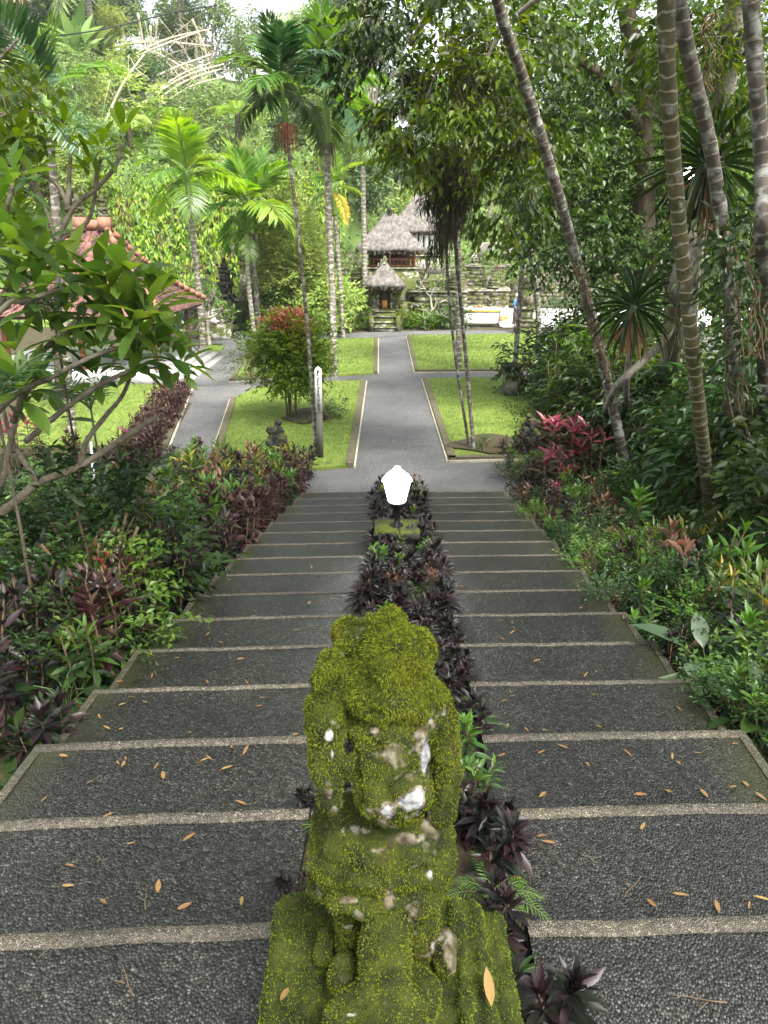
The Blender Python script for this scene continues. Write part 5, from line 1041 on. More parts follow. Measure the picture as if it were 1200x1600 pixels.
palm('white stemmed palm in front of the thatched hall', [(572, 516, 41), (570, 430, 41), (568, 330, 41), (567, 255, 41)], [.16, .14, .12], 'ring3', 2.1, ('palm', 'palmlt'), 12, 1.8, seedaz=2.)
palm('short palm with hanging yellow frond left of the thatched hall', [(537, 531, 36), (532, 450, 36), (526, 370, 36), (523, 335, 36)], [.11, .10], 'ring3', 1.6, ('palm', 'palmlt'), 9, 1.3, None, 'y', seedaz=3.57)
palm('pale ringed palm standing in the far right lawn', [(717, 576, 26.7), (717, 480, 26.7), (715, 350, 26.7), (712, 250, 26.7)], [.11, .10], 'ring3', 2.2, ('palm',), 9, 1., seedaz=1.3)
palm('palm with one dark frond reaching over the upper left shrubs', [(95, 560, 17), (92, 400, 17), (85, 300, 17), (78, 215, 17)], [.10, .085], 'ring3', 1.7, ('palmdk', 'palm'), 6, .8, seedaz=4.4)
palm('thin palm stem crossing in front of the court', [(846, 520, 30), (838, 450, 30), (822, 370, 30), (806, 300, 30)], [.12, .10], 'ring2', 2.3, ('palm', 'deadleaf'), 7, .8, seedaz=2.1)
palm('straight slim green stem beside the bowl planter', [(804, 575, 25), (812, 470, 25), (818, 380, 25), (820, 300, 25)], [.085, .075], 'ring2', 1.6, ('canopy',), 6, .4, seedaz=.4)
# big ringed stems in the right garden; their crowns are above the frame
palm('long leaning ringed stem with climbing roots, leftmost of the large stems', [(985, 748, 13.7), (940, 560, 13.3), (880, 330, 12.6), (820, 130, 12.), (775, -10, 11.5), (690, -430, 10.6)], [.10, .085, .078, .078], 'ring2', 2.0, ('palmdk', 'palm'), 9, .8, fat=.13, base=tuple(hit(985, 748, 0)))
palm('olive ringed stem in the right garden, tallest and brightest of the large stems', [(1118, 850, 8.6), (1090, 620, 8.3), (1062, 360, 7.9), (1045, 150, 7.5), (1040, -10, 7.3), (1032, -480, 6.8)], [.085, .072, .072, .078], 'ring1', 1.8, ('palmdk', 'palm'), 9, .8, fat=.13, base=tuple(hit(1118, 850, 0)))
palm('leaning ringed stem with pale lichen wound in vines', [(1175, 835, 9.2), (1150, 600, 9.), (1138, 430, 8.8), (1110, 230, 8.4), (1065, 30, 8.), (990, -470, 7.4)], [.085, .070, .070, .074], 'ring2', 1.8, ('palmdk', 'palm'), 9, .8, fat=.13, base=tuple(hit(1175, 835, 0)))
palm('dark ringed stem at the right edge of the garden', [(1195, 720, 7.8), (1192, 450, 7.6), (1190, 250, 7.4), (1172, -20, 7.2), (1150, -480, 6.8)], [.075, .07, .068], 'ring2', 1.8, ('palmdk', 'palm'), 9, .8, fat=.13, base=tuple(hit(1195, 760, 0)))
# twin slender stems holding the epiphyte clump
palm('right one of the twin slender stems below the hanging root clump', [(742, 700, 15.8), (728, 560, 15.6), (715, 420, 15.4), (706, 300, 15.2)], [.042, .038, .038], 'ring2', .9, ('canopydk',), 5, .2, base=tuple(atZ(742, 703, .07)))
palm('left one of the twin slender stems below the hanging root clump', [(735, 694, 15.8), (712, 560, 15.5), (700, 440, 15.3), (697, 330, 15.1)], [.032, .028, .028], 'ring2', .8, ('canopydk',), 5, .2, base=tuple(atZ(735, 697, .07)))
c = atY(703, 285, 14.6); t = thing('root_clump', 'dark clump of hanging roots and ferns on the twin slender stems', 'epiphyte', tuple(c)); A = Acc()
for q in range(900):
    p = rng.normal(0, 1, 3) * [.17, .15, .24] + [0, 0, .12]; L_ = rng.uniform(.2, 1.1); tube(A, [p, p + [rng.normal(0, .06), rng.normal(0, .06), -L_ * .5], p * [.6, .6, 1] + [rng.normal(0, .05), 0, -L_]], [.008, .003], 4, 4, cap=False)
V, Q = sdf_mesh([('e', (0, 0, .05), (.2, .18, .38)), ('e', (.03, 0, -.5), (.09, .08, .5))], .04, (-.5, -.5, -1.2), (.5, .5, .8), .05, (0, (14., .05), (30., .02))); A.add(V, [Q])
o = A.obj('roots', M['bark'], t); o['kind'] = 'stuff'
A = Acc(); twigs(A, (0, 0, .1), (.42, .36, .5), 60, 7, .3, .13, L2(.3), 0, 1.0, .5); twigs(A, (-.1, 0, -.6), (.28, .22, .7), 90, 7, .35, .10, L2(.3), 0, 1.6, .2); A.obj('foliage', M['canopydk'], t)

# ------------------------------------------------------------------ broadleaf trees
def tree(name, label, trunk, rad, limbs, blobs, ll, w, mats, bark='bark', m=6, tl=.55, droop=.35, base=None, cat='tree', wood=12, shell=.35, group=None):
    P3 = [np.array(atY(*q)) if len(q) == 3 else np.array(q[0]) for q in trunk]
    if base is not None: P3[0] = np.array(base, float)
    b = P3[0].copy(); t = thing(name, label, cat, tuple(b), 0, group); A = Acc(); tube(A, [q - b for q in P3], rad, 8 * len(P3), 12, 0, .05); tr = A.obj('trunk', M[bark], t, True)
    for lm, lr in limbs:
        A = Acc(); tube(A, [np.array(atY(*q)) - b for q in lm], lr, 7 * len(lm), 8, 0, .06); A.obj('limb', M[bark], t, True)
    A = Acc()
    for q in blobs:
        px, py, Y, r, n = q[:5]; mi = q[5] if len(q) > 5 else 0; c = atY(px, py, Y) - b
        twigs(A, c, np.array([r, r, r * .8]), n, m, tl, ll, L2(w, .25), mi, droop, shell, wood=wood, wmi=len(mats), wr=.007)
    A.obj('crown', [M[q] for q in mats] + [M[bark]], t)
    return t
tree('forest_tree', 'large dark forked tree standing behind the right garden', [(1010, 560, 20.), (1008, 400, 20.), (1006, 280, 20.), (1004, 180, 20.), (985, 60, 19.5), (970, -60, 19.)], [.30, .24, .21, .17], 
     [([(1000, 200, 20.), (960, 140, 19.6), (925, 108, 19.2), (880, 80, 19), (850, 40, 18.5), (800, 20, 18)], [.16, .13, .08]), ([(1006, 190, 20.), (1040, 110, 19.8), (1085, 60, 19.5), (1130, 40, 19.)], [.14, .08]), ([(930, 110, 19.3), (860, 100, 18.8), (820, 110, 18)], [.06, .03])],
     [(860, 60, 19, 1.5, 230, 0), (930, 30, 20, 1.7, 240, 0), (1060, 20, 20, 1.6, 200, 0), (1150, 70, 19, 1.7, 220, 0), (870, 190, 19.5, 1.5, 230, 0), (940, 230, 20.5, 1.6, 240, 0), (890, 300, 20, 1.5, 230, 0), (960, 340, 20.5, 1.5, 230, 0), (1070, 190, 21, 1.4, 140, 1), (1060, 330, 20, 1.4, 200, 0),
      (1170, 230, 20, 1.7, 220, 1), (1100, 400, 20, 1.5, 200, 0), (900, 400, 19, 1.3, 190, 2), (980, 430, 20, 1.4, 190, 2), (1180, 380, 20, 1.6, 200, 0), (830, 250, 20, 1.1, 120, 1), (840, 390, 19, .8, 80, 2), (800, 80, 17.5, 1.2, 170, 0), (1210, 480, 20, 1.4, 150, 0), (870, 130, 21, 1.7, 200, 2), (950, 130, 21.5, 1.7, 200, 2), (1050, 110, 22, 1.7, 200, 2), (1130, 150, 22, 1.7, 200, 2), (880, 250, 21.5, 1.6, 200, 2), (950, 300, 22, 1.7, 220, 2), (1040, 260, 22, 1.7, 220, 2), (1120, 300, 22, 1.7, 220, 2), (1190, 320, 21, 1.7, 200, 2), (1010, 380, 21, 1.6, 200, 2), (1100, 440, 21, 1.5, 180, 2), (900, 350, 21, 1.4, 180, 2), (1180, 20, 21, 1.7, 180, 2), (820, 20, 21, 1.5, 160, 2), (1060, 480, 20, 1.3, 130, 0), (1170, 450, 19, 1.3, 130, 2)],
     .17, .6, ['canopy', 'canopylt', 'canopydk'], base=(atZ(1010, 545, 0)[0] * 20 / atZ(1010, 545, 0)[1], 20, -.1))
tree('overhanging_tree', 'thick pale lichen spotted trunk in the right garden whose crown overhangs the stairs', [(1045, 640, 12.), (1060, 470, 11.8), (1100, 330, 11.5), (1128, 160, 11.2), (1150, 10, 10.8), (1170, -160, 10.4)], [.24, .15, .14, .16],
     [([(1150, -60, 10.8), (1000, -170, 12.), (820, -120, 13.), (700, -20, 14.), (640, 70, 14.6)], [.16, .1, .04]), ([(1150, -30, 10.8), (960, -60, 12.5), (800, 30, 13.5), (740, 140, 13.8)], [.09, .05, .02])],
     [(640, 30, 15, 1.1, 120, 2), (690, 90, 14.5, .9, 90, 0), (600, 110, 15.2, .7, 60, 2), (640, 170, 15, .6, 50, 0), (760, 40, 14, 1.1, 120, 0), (740, 150, 13.8, .7, 60, 1), (665, 190, 14, .5, 40, 1), (785, 240, 14, .55, 44, 1), (800, 180, 14, .7, 60, 0), (720, 90, 13.8, .8, 70, 1), (640, 240, 14.2, .35, 22, 1), (820, 300, 14.5, .55, 50, 0), (790, 330, 14.5, .4, 30, 1), (580, 20, 15.5, .8, 80, 2),
      (1080, 60, 10.5, .9, 60, 0), (1180, 120, 11.5, .9, 70, 0)],
     .19, .52, ['canopy', 'canopylt', 'canopydk'], bark='palebark', droop=.5, base=hit(1040, 650, 0))
# unseen tree out of frame, crown shaped to block light from the stairs
def overhead():
    t = thing('overhanging_tree', 'unseen tree, its leafy crown shaped to shade the stairs', 'tree', (7.5, 1.0, 1.2))
    A = Acc(); tube(A, [(0, 0, -.3), (-.3, .5, 4), (-1.2, 1.2, 8)], [.35, .25], 12, 10); A.obj('trunk', M['bark'], t, True); A = Acc()
    for (x, y, z, r, n) in ((-6, 2.5, 10, 3.2, 240), (-9, 5, 10, 3., 160), (-9, 3, 8.5, 2.4, 230), (-6, 5, 9, 2.4, 230), (-3, 3, 8.6, 2.4, 230), (-7.5, 0, 9, 2.6, 230), (-4, -1, 9.5, 2.4, 200), (-10.5, 6, 8.6, 2.2, 200), (-11.5, 1, 8.8, 2.4, 200), (-2, 6.5, 8.2, 2.2, 200), (-8, 8, 9.5, 2.0, 150), (-12, 8, 9, 2.2, 160), (-5, -4, 9, 2.6, 200), (-9, -4, 9, 2.6, 200), (-1, 0, 8.6, 2.4, 200), (1, 4, 8.4, 2.2, 180)): twigs(A, (x, y, z), (r, r, r * .5), n, 6, .6, .24, L2(.45), 0, .2, .2, wood=14, wmi=1, wr=.03)
    A.obj('crown', [M['canopy'], M['bark']], t)
overhead()
# leaning pole branch and vines in the right garden
A = Acc(); tube(A, [hit(935, 675, 0), atY(960, 610, 12.5), atY(1010, 560, 12.3), atY(1045, 520, 12.1), atY(1052, 478, 12.)], [.07, .06, .05], 24, 9, 0, .04); tag(A.obj('leaning_trunk', M['palebark'], None, True), 'bare light brown trunk leaning across the red cordylines', 'trunk')
def vine(label, path, n, ll, mat, spread=.22, w=.4):
    C = spline([atY(*q) for q in path], 60); k = rng.integers(0, 60, n); p = C[k] + rng.normal(0, spread, (n, 3)) * [1, 1, .6]; t = thing('climbing_vine', label, 'vine'); A = Acc()
    put(A, L2(w), p, frames(unit(p - C[k]) + rng.normal(0, .4, (n, 3)) + [0, 0, -.5], roll=.6), ll * rng.uniform(.5, 1.2, n)); A.obj('leaves', M[mat], t)
    A = Acc(); r_ = min(.05, spread * .3)
    for q in range(9): tube(A, C[::8] + rng.normal(0, r_ * 1.5, 3) * [1, 1, 0] + rng.normal(0, r_, (8, 3)) * [1, 1, .1], [.010, .006], 24, 5, cap=False)
    A.obj('stem', M['twig'], t)
vine('leafy green vine smothering the lichen spotted leaning stem', [(1165, 740, 9.1), (1150, 600, 8.9), (1138, 430, 8.7), (1125, 330, 8.5)], 520, .15, 'green')
vine('dark vine climbing the stem at the right edge', [(1185, 560, 7.6), (1185, 420, 7.5), (1185, 330, 7.4)], 330, .14, 'greendk')
vine('loose vine on the thick pale trunk', [(1060, 560, 11.6), (1080, 430, 11.4), (1110, 330, 11.2)], 240, .13, 'canopy', .3)
vine('brown climbing roots and ferny leaves wrapped on the leftmost large stem', [(950, 590, 13.1), (925, 500, 12.9), (895, 400, 12.6)], 170, .1, 'green', .14)
vine('sprays of leaves and roots under the overhanging crown', [(700, 60, 13.6), (715, 150, 13.5), (735, 240, 13.5), (728, 300, 13.6)], 320, .11, 'canopylt', .3)
vine('hair like hanging creeper high beside the two ringed stems', [(1110, 20, 9.5), (1105, 80, 9.5), (1110, 150, 9.5)], 700, .12, 'canopylt', .26, .07)
# dracaena heads
def dracaena(label, px, py, Y, ll, n, base):
    c = atY(px, py, Y); t = thing('dracaena', label, 'dracaena', (base[0], base[1], base[2])); b = np.array(base); A = Acc(); tube(A, [(0, 0, -.1), (c - b) * [.8, .8, .5], c - b], [.06, .045], 10, 8); A.obj('trunk', M['palebark'], t, True)
    u = np.linspace(1, 0, n); az = np.arange(n) * 2.4; el = np.radians(-70 + 150 * u); d = np.stack([np.cos(az) * np.cos(el), np.sin(az) * np.cos(el), np.sin(el)], 1); A = Acc(); put(A, leaf_t(.06, 4, .05, .3, .5), np.tile(c - b, (n, 1)) + d * .04, frames(d, roll=.2), ll * rng.uniform(.75, 1.1, n)); A.obj('leaves', M['greendk'], t)
    A = Acc(); k = 34; d = unit(rng.normal(0, .3, (k, 3)) + [0, 0, -1]); put(A, leaf_t(.05, 3, .03, .1, .5), np.tile(c - b, (k, 1)) - [0, 0, .1], frames(d, roll=1), ll * rng.uniform(.6, 1.0, k)); A.obj('dead_leaves', M['deadleaf'], t)
dracaena('spiky dracaena head with dead skirt between the ringed stems', 1105, 258, 10.5, 1.0, 70, hit(1110, 640, 0))
dracaena('low grassy dracaena head under the dark tree', 990, 420 + 60, 11.5, .8, 60, hit(985, 640, 0))
# ------------------------------------------------------------------ frangipani trees on the left
def frangipani(label, base, limbs, heads, ll, mat='fran', nl=13, bark='greybark', rad=(.042, .02), Y=None, group=None):
    b = np.array(base, float); t = thing('frangipani_tree', label, 'frangipani', tuple(b), 0, group)
    for i, lm in enumerate(limbs):
        A = Acc(); P_ = [np.array(atY(*q)) - b for q in lm]; r0 = rad[0] if i == 0 else rad[0] * .55; tube(A, P_, [r0, rad[1] * (1 if i == 0 else .75)], 8 * len(P_), 9, 0, .06); A.obj('trunk' if i == 0 else 'branch', M[bark], t, True)
    for h in heads:
        c = np.array(atY(*h[:3])) - b; s = h[3] if len(h) > 3 else 1.; ax = unit(np.array([rng.normal(.25, .3), rng.normal(-.1, .3), 1.])); n = int(nl * rng.uniform(.8, 1.2)); u = np.linspace(1, 0, n); az = np.arange(n) * 2.4 + rng.uniform(0, 6); el = np.radians(-12 + 82 * u + rng.normal(0, 8, n))
        e1 = unit(np.cross(ax, [0, 1, .1])); e2 = np.cross(ax, e1); d = np.cos(el)[:, None] * (np.cos(az)[:, None] * e1 + np.sin(az)[:, None] * e2) + np.sin(el)[:, None] * ax
        A = Acc(); put(A, leaf_t(.35, 4, .05, .2, .58), c + d * .05 + ax * (u[:, None] * .06), frames(d, roll=.25), ll * s * rng.uniform(.6, 1.1, n)); A.obj('leaf_rosette', M[mat], t)
    return t
frangipani('nearest frangipani with large glossy leaf rosettes reaching over the left lawn', atY(-150, 900, 5.4), 
    [[(-150, 900, 5.4), (0, 802, 5.6), (60, 755, 5.7), (125, 728, 5.8), (200, 680, 5.9), (245, 650, 5.9)], [(-150, 830, 5.2), (0, 640, 5.3), (90, 585, 5.3), (150, 555, 5.3), (200, 540, 5.3)], [(-120, 640, 5.2), (0, 487, 5.3), (40, 470, 5.3), (100, 450, 5.3)], [(125, 728, 5.8), (135, 690, 5.8), (165, 650, 5.9), (190, 620, 5.9), (205, 585, 5.9)],
     [(0, 770, 5.5), (30, 640, 5.6), (70, 570, 5.6), (110, 520, 5.6), (155, 510, 5.6)], [(20, 660, 5.5), (60, 560, 5.5), (120, 500, 5.4)], [(60, 755, 5.7), (20, 690, 5.8), (5, 640, 5.8)], [(40, 690, 5.5), (100, 640, 5.5), (150, 605, 5.5), (210, 575, 5.5)], [(-40, 600, 5.5), (10, 450, 5.5), (25, 405, 5.5)], [(-30, 420, 5.5), (5, 340, 5.5), (20, 290, 5.5)]],
    [(200, 512, 5.3, 1.15), (225, 540, 5.3, 1.0), (175, 470, 5.4, 1.1), (155, 500, 5.5, 1), (105, 445, 5.3, 1), (210, 572, 5.5, .9), (245, 560, 5.6, .9), (120, 560, 5.4, .9), (60, 480, 5.4, 1), (150, 600, 5.7, .8), (205, 580, 5.9, .7), (30, 560, 5.5, .9), (20, 400, 5.5, .9), (20, 290, 5.5, .9), (60, 610, 5.6, .8), (5, 630, 5.6, .8), (90, 660, 5.8, .7), (25, 470, 5.5, .9), (235, 480, 5.6, .8), (270, 530, 5.7, .8), (190, 440, 5.4, 1.1), (250, 470, 5.5, 1.), (225, 500, 5.2, 1.1), (150, 450, 5.4, 1.), (265, 560, 5.5, .9), (60, 420, 5.4, 1.), (100, 500, 5.5, .9), (30, 620, 5.2, 1.), (-10, 340, 5.6, 1.), (30, 360, 5.7, .9), (60, 390, 5.6, .9), (70, 530, 5.5, .9), (130, 470, 5.8, .9), (50, 450, 5.6, 1.), (160, 560, 5.8, .9), (280, 580, 5.6, .7)], .33)
frangipani('upright frangipani with open forked branches in front of the tiled roof', atZ(92, 560, .1) * [.36, .36, 1] , 
    [[(92, 640, 7.6), (90, 460, 7.6), (88, 375, 7.6)], [(88, 375, 7.6), (70, 330, 7.6), (40, 270, 7.5), (25, 235, 7.4)], [(85, 385, 7.6), (115, 325, 7.6), (150, 295, 7.6), (180, 260, 7.6), (190, 225, 7.6)], [(88, 380, 7.6), (60, 300, 7.7), (35, 260, 7.8)], [(110, 330, 7.6), (90, 290, 7.7), (60, 270, 7.8)], [(150, 295, 7.6), (152, 270, 7.6), (158, 245, 7.6)], [(105, 330, 7.6), (108, 280, 7.7), (110, 240, 7.7)], [(88, 375, 7.6), (120, 360, 7.7), (140, 340, 7.7), (150, 300, 7.7)]],
    [(25, 232, 7.4, .9), (192, 220, 7.6, 1), (158, 243, 7.6, .8), (110, 236, 7.7, .8), (100, 210, 7.8, .8), (60, 268, 7.8, .7), (5, 250, 7.5, .9), (152, 290, 7.6, .7), (140, 270, 7.6, .6), (28, 330, 7.5, .9), (10, 350, 7.5, .9), (130, 240, 7.9, .7)], .30, 'canopylt', nl=11, rad=(.05, .02))
# round leaved tree at the upper left edge
tree('roundleaf_tree', 'tree with heart shaped leaves entering at the upper left edge', [((-5.2, 7.6, .6),), ((-5., 7.6, 3.),), ((-4.6, 7.5, 5.6),)], [.14, .10], [([(-90, 330, 7.5), (-20, 250, 7.5), (40, 200, 7.5)], [.03, .01]), ([(-80, 150, 7.5), (-10, 100, 7.5), (30, 60, 7.5)], [.025, .01])],
     [(0, 130, 7.5, .35, 34), (25, 170, 7.5, .28, 24), (-30, 200, 7.6, .4, 40), (-20, 80, 7.6, .35, 24), (-60, 300, 7.6, .5, 40), (-100, 150, 7.8, .8, 70)], .10, .85, ['canopylt'], bark='greybark', m=4, tl=.3, droop=.8, wood=8)
# dark palm seedling in front of the lawn, silver pole
for (px, py, Y, s, v, lb) in ((142, 640, 6.8, .62, 1, 'dark feathery young palm against the bright left lawn'), (85, 500, 6.2, .55, 1, 'feathery dark fronds behind the frangipani leaves'), (-5, 640, 5., .62, 1, 'drooping dark palm fronds at the left edge')):
    b = atY(px, py, Y); plant('palm_seedling', K['palmlet'][v], b, 1.2, s, lb, 'palm'); 
    o = COL.objects[-1]; A = Acc(); par = [q for q in COL.objects if q.get('label') == lb][0]; h = (b[2] - gz(b[0], b[1])) / s + .1; tube(A, [(0, 0, .05), (.03, 0, -h * .5), (0, 0, -h)], [.016, .024], 8, 7); A.obj('trunk', M['bark'], par)
b0, b1 = atY(142, 690, 8.0), atY(142, 790, 8.0); A = Acc(); tube(A, [(b1[0], 8, gz(b1[0], 8) - .1), (b0[0], 8, b0[2])], .018, 4, 8); tag(A.obj('steel_post', M['steel']), 'thin shiny steel post among the left garden plants', 'post')
# ------------------------------------------------------------------ lawn shrubs
def solo(name, label, cat, meshes, loc, sc=1., rz=0): return plant(name, meshes, loc, rz, sc, label, cat)
p = atZ(456, 652, .07); solo('round_shrub', 'round clipped shrub with red new leaves on the near left lawn', 'shrub', mk_bush(1.06, .95, 2700, .095, .58, 'canopylt', 6, 40, 'newred', 1.60, -.1, .16, .2, 5, 'bark'), p)
p = atZ(512, 655, .07); solo('small_shrub', 'small open leaved bush behind the peace pole', 'shrub', mk_bush(.35, .28, 110, .08, .4, 'green', 6, 10, None, .35, 0, .2), p)
p = atZ(392, 596, .07); solo('silver_shrub', 'pale silvery bush left of the round shrub', 'shrub', mk_bush(.75, .6, 420, .09, .3, 'greensv', 6, 16, None, .75, 0, .28), p)
p = atZ(745, 700, .07); solo('small_shrub', 'tiny green weed at the foot of the twin slender stems', 'shrub', mk_bush(.2, .15, 60, .06, .4, 'green', 5, 6, None, .15, 0, .12), p + np.array([.15, -.1, 0]))
p = atY(455, 515, 38); solo('leafy_bush', 'tall yellow green bush behind the palms', 'bush', mk_bush(1.75, 2.9, 2600, .24, .4, 'hillA', 6, 60, None, 3.4, -.2, .6, .3, 6), (p[0], 38, 0))
p = atY(505, 515, 37); solo('leafy_bush', 'low spreading bush beside the tall yellow green bush', 'bush', mk_bush(1.7, 1.1, 900, .22, .4, 'hillA', 6, 30, None, 1.5, -.1, .5, .3), (p[0], 37.5, 0))
p = atY(440, 515, 37); solo('leafy_bush', 'mid green bush at the left foot of the tall bush', 'bush', mk_bush(1.0, .9, 500, .20, .4, 'canopy', 6, 20, None, 1.1, -.1, .5, .3), (p[0] - .6, 36.8, 0))
for i, (px, Y, k, s, lb) in enumerate([(640, 40, 1, 1.3, 'leftmost clump of bright strap leaves beside the gate shrine'), (660, 40.3, 1, 1.5, 'second clump of bright strap leaves from the gate shrine'), (678, 40, 1, 1.5, 'third clump of bright strap leaves from the gate shrine'), (694, 40.4, 1, 1.3, 'rightmost clump of bright strap leaves before the terrace wall'), (545, 40, 1, 1.2, 'clump of strap leaves left of the white stemmed palm'), (585, 40, 1, 1.0, 'clump of strap leaves between white stemmed palm and gate shrine'), (375, 37, 0, 1.2, 'clump of strap leaves right of the dark carved pillar')]):
    p = atY(px, 515, Y); plant('strap_leaf_plant', K['strap'][k], (p[0], Y, 0), i, s, lb, 'plant')
for i, (px, Y, h, lb) in enumerate([(560, 40.3, .9, 'dark green bush left of the gate shrine steps'), (622, 40.3, .8, 'green bush just right of the gate shrine steps'), (710, 40.6, .9, 'green bush behind the offering table'), (400, 37.4, .9, 'bright bush below the wide palm'), (530, 39, 1.0, 'bushy green plant behind the short palm'), (880, 40, 1.1, 'bush at the right of the court'), (780, 44, 1.3, 'small leafy bush growing on the upper temple wall')]):
    p = atY(px, 515, Y); z = 0 if i < 6 else 2.3; plant('garden_bush', mk_bush(h, h * .7, 260, .16, .4, ['greenlt', 'canopylt', 'green'][i % 3], 6, 10, None, h * .7, 0, .4), (p[0], Y, z), i, 1, lb, 'bush')
# bare pale frangipani by the temple
def bare_tree(label, px, Y, h, mat='palebark', leafy=True, z=0, n0=5):
    p = atY(px, 500, Y); t = thing('bare_frangipani', label, 'frangipani', (p[0], Y, z)); A = Acc(); tips = []
    def br(p, d, L, r, k):
        e = p + d * L; tube(A, [p, (p + e) / 2 + rng.normal(0, .05 * L, 3), e], [r, r * .75], 5, 6, 0, cap=False)
        if k == 0: tips.append(e); return
        for _ in range(rng.integers(2, 4)):
            d2 = unit(d + rng.normal(0, .62, 3) + [0, 0, .12]); br(e, d2, L * rng.uniform(.6, .85), r * .68, k - 1)
    br(np.zeros(3), unit(np.array([rng.normal(0, .2), 0, 1.])), h * .28, .09, n0); A.obj('trunk', M[mat], t, True)
    if leafy: B = Acc(); tp = np.array(tips); k = rng.choice(len(tp), len(tp) * 3); put(B, L2(.35), tp[k], frames(rng.normal(0, .7, (len(k), 3)) + [0, 0, .8]), rng.uniform(.1, .28, len(k))); B.obj('leaves', M['greenlt'], t)
bare_tree('bare pale frangipani with forking branches beside the tiled roof', 285, 29.5, 3.3)
bare_tree('bare frangipani right of the tiled pavilion, smaller than its neighbour', 325, 33, 3.0)
bare_tree('pale leafless frangipani between dark pillar and ringed palms', 372, 38.5, 4.2, leafy=False)
bare_tree('pale leafless frangipani right of the gate shrine', 668, 40.8, 3.3, 'palebark')
bare_tree('pale frangipani in front of the taller thatched hall', 700, 42.1, 3.2, 'palebark', z=1.)
bare_tree('bare frangipani behind the left carved terrace wall', 548, 43, 4.0, 'palebark', z=1.)

# ------------------------------------------------------------------ hillside vegetation
def hnear(px, py):
    d = ray(px, py); Y = 33.
    while Y < 150:
        t = Y / d[1]
        if CAMZ + d[2] * t <= float(hillz(d[0] * t, Y)): return np.array([d[0] * t, Y, float(hillz(d[0] * t, Y))])
        Y += .4
    X = d[0] * 92 / d[1]; return np.array([X, 92, float(hillz(X, 92))])
def mk_tree(h, r, n, ll, w, mat, k=6, bark='palebark', bl=None):
    A, S_ = Acc(), Acc(); tube(S_, [(0, 0, -.5), (rng.normal(0, .1) * h, 0, h * .4), (rng.normal(0, .05) * h, 0, h * .8)], [.05 * r + .05, .03 * r], 9, 7)
    for i in range(k):
        a = i * 2.4; rr = r * rng.uniform(.25, .75); c = np.array([rr * math.cos(a), rr * math.sin(a), h * (.5 + .42 * rng.random())]); tube(S_, [(0, 0, h * .35), c * [.5, .5, .85], c], [.04 * r, .015], 5, 5, cap=False)
        twigs(A, c, (r * .5, r * .5, r * .42), n // k, 6, ll * 2.2, ll, L2(w), 0, .2, .3)
    return S_.mesh('trunk', M[bark]), A.mesh('crown', M[mat])
H = [mk_tree(7, 3.2, 620, .34, .42, 'hillA'), mk_tree(8, 3.0, 620, .34, .42, 'hillB'), mk_tree(9, 3.4, 640, .36, .45, 'hillC'), mk_tree(6, 2.8, 560, .4, .2, 'hillA'), mk_tree(10, 2.8, 600, .38, .3, 'hillB', 7), mk_tree(7, 3., 600, .3, .6, 'hillC')]
HB = [mk_bush(1.5, 1.2, 300, .3, .4, 'hillA', 6, 5, tl=.6), mk_bush(1.6, 1.1, 300, .32, .3, 'hillB', 6, 5, tl=.6), mk_bush(1.4, 1.3, 300, .3, .5, 'hillC', 6, 5, tl=.6), mk_bush(1.5, 1.1, 260, .4, .18, 'hillA', 6, 5, tl=.6)]
kinds = ['bright spreading', 'mid green', 'dark dense', 'narrow leaved', 'tall thin crowned', 'round leaved dark']
i = 0
for py in range(-40, 330, 46):
    for px in range(-60, 1290, 62):
        x, y = px + rng.uniform(-26, 26), py + rng.uniform(-20, 20); p = hnear(x, y + 30)
        if py > 230 and 180 < px < 560: continue
        if px > 780 and (i % 2): i += 1; continue
        top = p[1] > 66; k = rng.integers(0, 6)
        if top and (235 < px < 440 or 560 < px < 650) and rng.random() < .75: continue
        if not top and rng.random() < .55:
            k = rng.integers(0, 4); plant('hill_bush', HB[k], p - [0, 0, .2], rng.uniform(0, 6), rng.uniform(.8, 1.6), ['bright', 'mid green', 'dark', 'feathery'][k] + ' bush growing on the hillside', 'bush', ['bright', 'mid green', 'dark', 'feathery'][k] + ' bushes on the hillside')
        else:
            s = rng.uniform(.75, 1.15) * (.62 if not top else 1.0); plant('jungle_tree', H[k], p - [0, 0, .3], rng.uniform(0, 6), s, kinds[k] + ' jungle tree on the hillside', 'tree', kinds[k] + ' jungle trees on the hillside', parts=('trunk', 'crown'))
        i += 1
# undergrowth and hanging creepers
def hill_scatter(n, x0, x1, d0, d1, ll, w, mat, label, nm='undergrowth', up=.6, seg=0, out=0.):
    X = rng.uniform(x0, x1, n); Y = hb(X) + d0 + (d1 - d0) * rng.random(n) ** 1.3; Z = hillz(X, Y); m_ = 3; P_ = np.stack([X, Y - out * rng.random(n), Z], 1); P_ = np.repeat(P_, m_, 0) + rng.normal(0, .22, (n * m_, 3)); A = Acc()
    put(A, L2(w, .35), P_, frames(rng.normal(0, .7, P_.shape) + [0, -.5, up], roll=.8), ll * rng.uniform(.5, 1.2, len(P_))); tag(A.obj(nm, M[mat]), label, 'undergrowth', kind='stuff')
hill_scatter(11000, -50, 60, 0, 36, .42, .35, 'hillA', 'bright leafy undergrowth covering the hillside')
hill_scatter(12000, -50, 60, 0, 36, .42, .4, 'hillB', 'mid green undergrowth covering the hillside')
hill_scatter(12000, -50, 60, 0, 34, .4, .5, 'hillC', 'dark shrubby undergrowth on the hillside')
